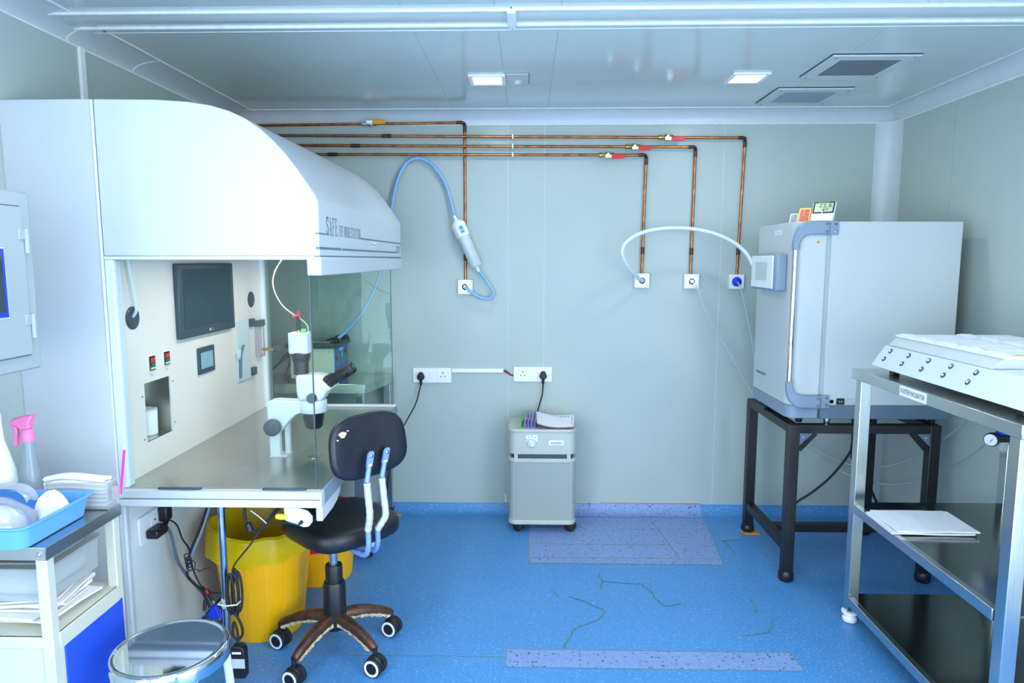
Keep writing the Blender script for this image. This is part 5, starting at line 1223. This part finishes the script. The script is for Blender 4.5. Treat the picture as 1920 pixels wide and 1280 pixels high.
for k, (lab, m) in enumerate((('bottom form of the curled papers on the air purifier', 'pink_edge'), ('middle form of the curled papers on the air purifier', 'paper'), ('top printed form with pink border on the air purifier', 'paper_ink'))):
    t = thing('printed_form', lab, 'paper', (.155, 3.86, zt), 'files on the air purifier')
    obj('sheet', MB().sheet(curl(0, .003 * k), 12, 4, .0009), m, t)
    if k == 2:
        f = curl(0, .006); up1 = lambda p: (p[0], p[1], p[2] + .0011)
        for u0, u1, v0, v1 in ((.35, .55, .90, .94), (.94, .96, .1, .95)):
            obj('pink_border', MB().sheet(lambda u, v, a=(u0, u1, v0, v1): up1(f(a[0] + (a[1] - a[0]) * u, a[2] + (a[3] - a[2]) * v)), 4, 2, .0003), 'pink_edge', t)
        for q in range(4):
            obj('print_mark', MB().sheet(lambda u, v, q=q: up1(f(.62 + .07 * q + .03 * u, .82 + .07 * v)), 1, 1, .0003), 'ink', t)

# ================================================================== TALL INCUBATOR ON ITS BLACK STAND
sd_ = thing('black_stand', 'black square tube stand carrying the tall incubator', 'stand', (1.585, 3.485, 0))
LX, LY = (1.232, 1.888), (3.168, 3.752)
for i, x in enumerate(LX):
    for j, y in enumerate(LY):
        zb_ = .012 if (i, j) == (0, 1) else .002
        lg = obj('leg', MB().box(x, x + .05, y, y + .05, .03, .775), 'black_metal', sd_, .003)
        obj('foot_cap', MB().lathe([(.030, zb_), (.036, zb_ + .008), (.036, .04), (.030, .052)], (x + .025, y + .025, 0), n=20), 'black', lg)
for y in LY: obj('top_bar', MB().box(LX[0] + .05, LX[1], y, y + .05, .735, .775), 'black_metal', sd_, .002)
for x in LX:
    obj('top_bar', MB().box(x, x + .05, LY[0] + .05, LY[1], .735, .775), 'black_metal', sd_, .002)
    obj('low_bar', MB().box(x + .004, x + .046, LY[0] + .05, LY[1], .145, .187), 'black_metal', sd_, .002)
obj('cross_bar', MB().box(LX[0] + .046, LX[1] + .004, 3.43, 3.472, .145, .187), 'black_metal', sd_, .002)
for x, s_ in ((LX[0] + .05, 1), (LX[1], -1)):
    br = obj('gusset', MB().bar((x, LY[0] + .02, .655), (x + s_ * .075, LY[0] + .02, .737), .030, .022, (0, 1, 0)), 'black_metal', sd_, .002)
    obj('gusset_plate', MB().prism([(x, .735), (x + s_ * .06, .735), (x, .675)], 'y', LY[0] + .004, LY[0] + .008), 'slate', br)
    obj('bolt', MB().lathe([(.006, 0), (.006, .004), (.003, .005)], (x + s_ * .018, LY[0] + .004, .715), (0, -1, 0), 10), 'chrome_worn', br)
sw = MB().box(1.225, 1.312, 3.735, 3.80, .001, .0115); single('wood_shim', sw, 'wood', 'thin wooden shim under the far left foot of the black stand', 'shim', bevel=.001)

inc = thing('tall_incubator', 'tall pale grey incubator with steel bar door handle on the black stand', 'incubator', (1.6, 3.44, .775))
IY0, IY1 = 3.20, 3.69
obj('cabinet', MB().box(1.392, 1.985, IY0, IY1, .864, 1.72), 'incubator', inc, .004)
obj('plinth', MB().prism([(1.385, IY0 + .004), (1.985, IY0 + .004), (1.985, IY1), (1.385, IY1)], 'z', .797, .864), 'slate', inc, .003)
dpoly = [(1.372, IY0)] + [(1.275 - .05 * math.sin(t), IY0 + .05 - .05 * math.cos(t)) for t in [PI / 2 * k / 8 for k in range(9)]] + [(1.225, IY1), (1.372, IY1)]
do = obj('door', MB().prism(dpoly, 'z', .864, 1.72), 'incubator', inc, .003)
obj('door_plinth', MB().prism([(x + (.004 if x < 1.3 else 0), y + .002) for x, y in dpoly], 'z', .80, .8635), 'mid_grey', inc, .003)
obj('door_gasket', MB().box(1.372, 1.392, IY0 + .008, IY1 - .01, .87, 1.715), 'box_grey', inc)
obj('door_joint', MB().box(1.374, 1.384, IY0 + .006, IY0 + .02, .80, .862), 'dark_grey', inc)
armp = [(1.371, 1.722), (1.285, 1.722), (1.255, 1.713), (1.232, 1.692), (1.216, 1.660), (1.210, 1.625), (1.210, 1.590), (1.238, 1.590), (1.240, 1.618), (1.248, 1.640), (1.266, 1.655), (1.29, 1.660), (1.371, 1.660)]
for flip in (0, 1):
    pl = [(x, z if not flip else 2.575 - z) for x, z in armp]
    a_ = obj('handle_arm', MB().prism(pl, 'y', IY0 - .030, IY0 - .001), 'mid_grey', inc, .006)
    z0 = 1.660 if not flip else .853
    hp = obj('hinge_plate', MB().box(1.375, 1.418, IY0 - .012, IY0 - .0005, z0, z0 + .062), 'mid_grey', inc, .002)
    for xx, yy, par in ((1.357, IY0 - .030, a_), (1.404, IY0 - .012, hp)):
        for zz in (z0 + .014, z0 + .048):
            obj('bolt', MB().lathe([(.0065, 0), (.006, .003), (.003, .0045)], (xx, yy, zz), (0, -1, 0), 14), 'chrome_worn' if (flip, zz > z0 + .03, par is hp) == (0, False, True) else 'slate', par)
obj('handle_bar', MB().cyl((1.224, IY0 - .016, .984), (1.224, IY0 - .016, 1.591), .0125), 'chrome', inc, label='polished vertical handle bar')
obj('control_box', MB().prism([(1.226, 3.275), (1.182, 3.282), (1.172, 3.295), (1.172, 3.60), (1.182, 3.62), (1.226, 3.63)], 'z', 1.398, 1.575), 'mid_grey', inc, .008)
cf = obj('control_face', MB().box(1.166, 1.1725, 3.305, 3.612, 1.408, 1.566), 'white', inc, .004)
obj('display', MB().box(1.1645, 1.1665, 3.375, 3.545, 1.445, 1.535), 'pale', cf)
text(inc, 'lettering', 'eppendorf', (1.2245, 3.642, .947), (0, -1, 0), (0, 0, 1), .145, .024, 'ink_blue', label='blue lettering eppendorf')
text(inc, 'lettering', 'eppendorf', (1.2244, 3.6425, .947), (0, -1, 0), (0, 0, 1), .145, .024, 'ink_blue')
obj('door_sticker', MB().box(1.2243, 1.2248, 3.36, 3.46, 1.667, 1.688), 'paper', inc)
text(inc, 'lettering', 'CO2 AIR', (1.2243, 3.45, 1.672), (0, -1, 0), (0, 0, 1), .08, .011, 'ink_grey')
ht = obj('hazard_triangle', MB().prism([(1.323, 1.622), (1.341, 1.622), (1.332, 1.637)], 'y', IY0 - .0008, IY0 + .001), 'orange', inc)
obj('hazard_mark', MB().prism([(1.330, 1.625), (1.334, 1.625), (1.332, 1.632)], 'y', IY0 - .0012, IY0 - .0008), 'ink', ht)
so = obj('power_inlet', MB().box(1.455, 1.492, IY0 - .006, IY0, .868, .898), 'black', inc, .002)
for x in (1.468, 1.478): obj('pin', MB().box(x - .0025, x + .0025, IY0 - .0068, IY0 - .006, .880, .886), 'pale', so)
obj('cap_ring', MB().lathe([(.012, 0), (.012, .002), (.0095, .002), (.0095, 0)], (1.433, IY0, .882), (0, -1, 0), 20), 'pale', inc)
for k in range(3): text(inc, 'rating_text', ('WARNING 230V 50Hz', 'disconnect mains', 'CE 0088')[k], (1.497, IY0, .893 - .011 * k), (1, 0, 0), (0, 0, 1), (.07, .065, .05)[k], .0065, 'ink_grey')
for x, y in ((1.30, 3.24), (1.93, 3.24), (1.30, 3.64), (1.93, 3.64), (1.42, 3.20)):
    obj('foot', MB().lathe([(.014, .7752), (.016, .79), (.016, .80)], (x, y + (.012 if x == 1.42 else 0), 0), n=16), 'chrome_worn' if x == 1.42 else 'black', inc)
obj('drip_tray', MB().prism([(3.46, .796), (3.60, .796), (3.58, .777), (3.48, .777)], 'x', 1.215, 1.228), 'black', inc)

# thermometer and two little pictures on top of the incubator
tm = thing('digital_thermometer', 'white digital thermometer with black framed display on the incubator', 'thermometer', (1.42, 3.34, 1.721))
o = V((1.362, 3.385, 1.729)); tw = V((.80, -.60, 0)); tb = V((-.10, -.12, -1)) * -1; tb = V((.30, .40, .87)).normalized(); tn = tw.cross(tb).normalized()
if tn.y > 0: tn = -tn
def pan(u0, u1, v0, v1, h0, h1):
    return MB().ring([[o + tw * u + tb * v + tn * h for u, v in ((u0, v0), (u1, v0), (u1, v1), (u0, v1))] for h in (h0, h1)])
obj('case', pan(0, .105, .004, .112, -.016, 0), 'white', tm, .004)
fr = obj('display_frame', pan(.004, .101, .045, .110, 0, .0012), 'ink', tm, .0004)
obj('display', pan(.012, .094, .053, .102, .0012, .0016), 'lcd_green', fr)
text(tm, 'digits', '22.6', o + tw * .030 + tb * .078 + tn * .0017, tw, tb, .058, .021, 'ink')
text(tm, 'digits', '47', o + tw * .045 + tb * .056 + tn * .0017, tw, tb, .030, .017, 'ink')
text(tm, 'lettering', 'TEMP HUMIDITY', o + tw * .022 + tb * .104 + tn * .0014, tw, tb, .05, .003, 'white')
obj('prop', MB().bar(o + tw * .05 + tb * .07 - tn * .016, o + tw * .05 - tn * .055 + V((0, 0, .002)), .06, .004, tw), 'white', tm)
for nm, lab, x, y, w, h, m in (('small_picture', 'tiny grey picture card leaning at the incubator edge, farther left', 1.325, 3.50, .040, .062, 'picture_a'), ('small_picture', 'small bright picture in a gilt frame beside the thermometer', 1.352, 3.44, .056, .088, 'picture_b')):
    t = thing(nm, lab, 'picture', (x, y, 1.721), 'little pictures on the incubator')
    o2 = V((x - w * .4, y + w * .3, 1.7212)); up2 = V((.26, .34, .9)).normalized()
    def pn2(u0, u1, v0, v1, h0, h1): return MB().ring([[o2 + tw * u + up2 * v + tw.cross(up2) * h for u, v in ((u0, v0), (u1, v0), (u1, v1), (u0, v1))] for h in (h0, h1)])
    obj('frame', pn2(0, w, 0.001, h, -.006, 0), 'gilt' if m == 'picture_b' else 'pale', t, .001)
    obj('print', pn2(.006, w - .006, .008, h - .007, 0, .0008), m, t)
    obj('prop', MB().bar(o2 + tw * w / 2 + up2 * h * .6 - tw.cross(up2) * .006, o2 + tw * w / 2 - tw.cross(up2) * .03 + V((0, 0, .002)), .02, .002, tw), 'pale', t)

# cords hanging behind the incubator
pm = (1.86, 3.86, .42)
for lab, pts in (('black cord behind the incubator swinging to the left', [(1.83, 3.84, .82), (1.845, 3.85, .70), (1.86, 3.86, .50), (1.84, 3.87, .42), (1.76, 3.88, .30), (1.66, 3.89, .20), (1.56, 3.9, .12), (1.50, 3.9, .02)]),
                 ('black cord behind the incubator hanging straight down', [(1.86, 3.83, .82), (1.862, 3.84, .70), (1.864, 3.85, .45), (1.88, 3.86, .25), (1.89, 3.87, .10), (1.93, 3.88, .02)]),
                 ('black cord behind the incubator swinging to the right', [(1.89, 3.84, .82), (1.88, 3.85, .70), (1.868, 3.87, .46), (1.88, 3.88, .40), (1.96, 3.88, .30), (2.01, 3.87, .18), (2.05, 3.85, .10)])):
    single('power_cable', MB().tube(smooth_path(pts), .007, 8), 'soft_black', lab, 'cord', 'black cords behind the incubator')
single('power_cable', MB().tube(smooth_path([(1.965, 3.30, .27), (2.0, 3.22, .26), (2.03, 3.12, .255), (2.05, 3.02, .265), (2.06, 2.96, .31), (2.055, 2.90, .40), (2.045, 2.86, .50)]), .006, 8), 'soft_black', 'black cord curving along the right wall up to the steel table', 'cord')

# ================================================================== STEEL TABLE WITH THE BENCH INCUBATOR
kt = thing('steel_shelf_table', 'tall stainless steel table with two shelves against the right wall', 'table', (1.70, 2.37, 0))
KX0, KX1, KY0, KY1 = 1.36, 2.035, 1.868, 2.868
obj('tabletop', MB().box(KX0, KX1, KY0, KY1, 1.052, 1.094), 'steel_bright', kt, .003)
for x in (KX0 + .008, KX1 - .053):
    for y in (KY0 + .012, KY1 - .075):
        lg = obj('leg', MB().box(x, x + .045, y, y + .045, .05, 1.052), 'steel_bright', kt, .003)
        obj('foot', MB().lathe([(.016, 0), (.028, .004), (.030, .018), (.020, .032), (.018, .036), (.034, .040), (.034, .048), (.02, .05)], (x + .022, y + .022, 0), n=20), 'white', lg)
for z, th in ((.492, .038), (.085, .038)):
    obj('shelf_rail', MB().box(KX0 + .004, KX0 + .028, KY0 + .06, KY1 - .078, z, z + th), 'steel_bright', kt, .002)
    obj('shelf_rail', MB().box(KX1 - .028, KX1 - .004, KY0 + .06, KY1 - .078, z, z + th), 'steel_bright', kt, .002)
    obj('shelf', MB().box(KX0 + .028, KX1 - .028, KY0 + .02, KY1 - .045, z + th - .010, z + th - .002), 'steel_dark', kt, .001, label='dark mirror-finished steel shelf')
obj('table_tag', MB().box(KX0 - .0012, KX0 - .0002, 2.322, 2.49, 1.055, 1.0925), 'paper', kt)
text(kt, 'tag_lettering', 'K-SYSTEM INCUBATOR', (KX0 - .0013, 2.481, 1.066), (0, -1, 0), (0, 0, 1), .150, .017, 'ink', label='black lettering K-SYSTEM INCUBATOR')

ki = thing('bench_incubator', 'white low bench incubator with two rows of lids on the steel table', 'incubator', (1.70, 2.3, 1.094))
sec = [(1.405, 1.118), (1.458, 1.202), (1.96, 1.202), (1.98, 1.118)]
obj('base', MB().prism(sec, 'y', 1.70 + .2, 2.80), 'cool_metal', ki, .003)
up_ = [(1.462, 1.203), (1.486, 1.236), (1.95, 1.236), (1.95, 1.203)]
mb = MB().ring([[(1.462, 2.165, 1.203), (1.95, 2.165, 1.203), (1.95, 2.785, 1.203), (1.462, 2.785, 1.203)], [(1.490, 2.142, 1.238), (1.95, 2.142, 1.238), (1.95, 2.775, 1.238), (1.490, 2.775, 1.238)]])
obj('upper_body', mb, 'pale', ki, .002)
for rr_, (xa, xb) in enumerate(((1.484, 1.706), (1.712, 1.93))):
    for k in range(5):
        y0 = 2.143 + k * .1275; y1 = y0 + .1245
        ld = obj('lid', MB().box(xa, xb, y0, y1, 1.238, 1.246), 'white', ki, .0015)
        arc = [(y0 + .012 + (y1 - y0 - .024) * j / 10, 1.246 + .010 * math.sin(PI * j / 10)) for j in range(11)]
        obj('lid_grip', MB().prism([(y0 + .012, 1.244)] + arc + [(y1 - .012, 1.244)], 'x', xa, xa + .032), 'white', ld, .003)
        obj('lid_label', MB().box(xa + .075, xb - .02, y0 + .018, y1 - .018, 1.246, 1.2468), 'paper_ink', ld)
    if rr_ == 0:
        obj('yellow_sticker', MB().box(1.545, 1.64, 2.155, 2.185, 1.2468, 1.2474), 'sticker_yellow', ki, label='yellow sticker on the nearest lid')
        obj('pink_sticker', MB().box(1.65, 1.70, 2.155, 2.19, 1.2468, 1.2474), 'pink', ki, label='pink sticker on the nearest lid')
fn_ = V((-.084, 0, .053)).normalized()
for k, y in enumerate((2.733, 2.602, 2.472, 2.341, 2.209)):
    for x, z, yo in ((1.4468, 1.184, 0), (1.4266, 1.152, .007)):
        p = V((x, y + yo, z))
        b_ = obj('indicator', MB().lathe([(.0105, -.001), (.0105, .002), (.008, .003), (.0, .003)], p, fn_, 20), 'dark_grey', ki, label=None)
        obj('lens', MB().lathe([(.0045, .003), (.004, .0045), (0, .005)], p, fn_, 14), 'white', b_)
        if k >= 2 and not (k in (2, 3) and z < 1.17):
            obj('glow_dot', MB().lathe([(.0028, .003), (.0022, .0042), (0, .0044)], p + V((.003, -.0055, .004)), fn_, 10), 'pink', b_)
for x, y in ((1.45, 2.70), (1.93, 2.70), (1.45, 1.99), (1.93, 1.99)):
    obj('foot', MB().box(x - .014, x + .014, y - .014, y + .014, 1.0945, 1.119), 'black', ki, .002)
rl = thing('paper_roll', 'white rounded roll standing behind the lids of the bench incubator', 'roll', (1.995, 2.42, 1.094))
obj('roll', MB().lathe([(0, 0), (.03, .002), (.048, .014), (.052, .04), (.052, .55)], (2.018, 2.66, 1.272), (0, -1, 0), 32), 'white', rl, sharp=60)
obj('cradle', MB().box(1.995, 2.035, 2.16, 2.60, 1.0945, 1.24), 'pale', rl, .003)

# papers on the middle shelf
rg = random.Random(4)
for k in range(5):
    a = rg.uniform(-.05, .05); cx_, cy_ = 1.515 + rg.uniform(-.008, .008) + .004 * k, 2.575 + rg.uniform(-.008, .008)
    z = .5318 + .0034 * k
    def fn(u, v, a=a, cx_=cx_, cy_=cy_, z=z, k=k):
        x, y = (u - .5) * .30, (v - .5) * .215
        return (cx_ + x * math.cos(a) - y * math.sin(a), cy_ + x * math.sin(a) + y * math.cos(a), z + .0010 * math.sin(7 * u + k))
    single('paper_sheet', MB().sheet(fn, 8, 3, .002), 'paper' if k < 4 else 'paper_ink', ORD[k] + ' white sheet from the bottom of the paper stack on the middle shelf' if k < 4 else 'topmost faintly printed sheet of the stack on the middle shelf', 'paper', 'papers on the middle shelf')

# pressure regulator on the far leg of the steel table
rgx = thing('pressure_regulator', 'black gas regulator with round gauge and blue knob on a table leg', 'regulator', (1.93, 2.75, .80))
x, y = 1.915, 2.745
obj('body', MB().box(x - .035, x + .068, y - .024, y + .030, .816, .846), 'black', rgx, .006)
obj('knob', MB().lathe([(.020, .846), (.022, .850), (.022, .880), (.018, .884)], (x + .005, y, 0), n=20), 'vga_blue', rgx)
obj('bowl', MB().lathe([(.014, .775), (.020, .782), (.021, .816)], (x + .01, y, 0), n=18), 'acrylic', rgx)
g = obj('gauge', MB().lathe([(.026, 0), (.027, .003), (.027, .030), (.012, .034), (.010, .05)], (1.856, 2.715, .829), V((.78, .62, 0)), 28), 'black', rgx)
obj('dial_face', MB().lathe([(.023, -.0015), (.023, 0), (0, 0)], (1.856, 2.715, .829), V((.78, .62, 0)), 24), 'paper_ink', g)
obj('needle', MB().bar((1.850, 2.7085, .823), (1.858, 2.7075, .834), .002, .001, (0, -1, 0)), 'ink', g)
obj('fitting', MB().cyl((x - .028, y - .012, .824), (x + .05, y - .012, .818), .007), 'brass', rgx)
obj('fitting', MB().cyl((x + .022, y - .012, .805), (x + .022, y - .012, .840), .006), 'brass', rgx)
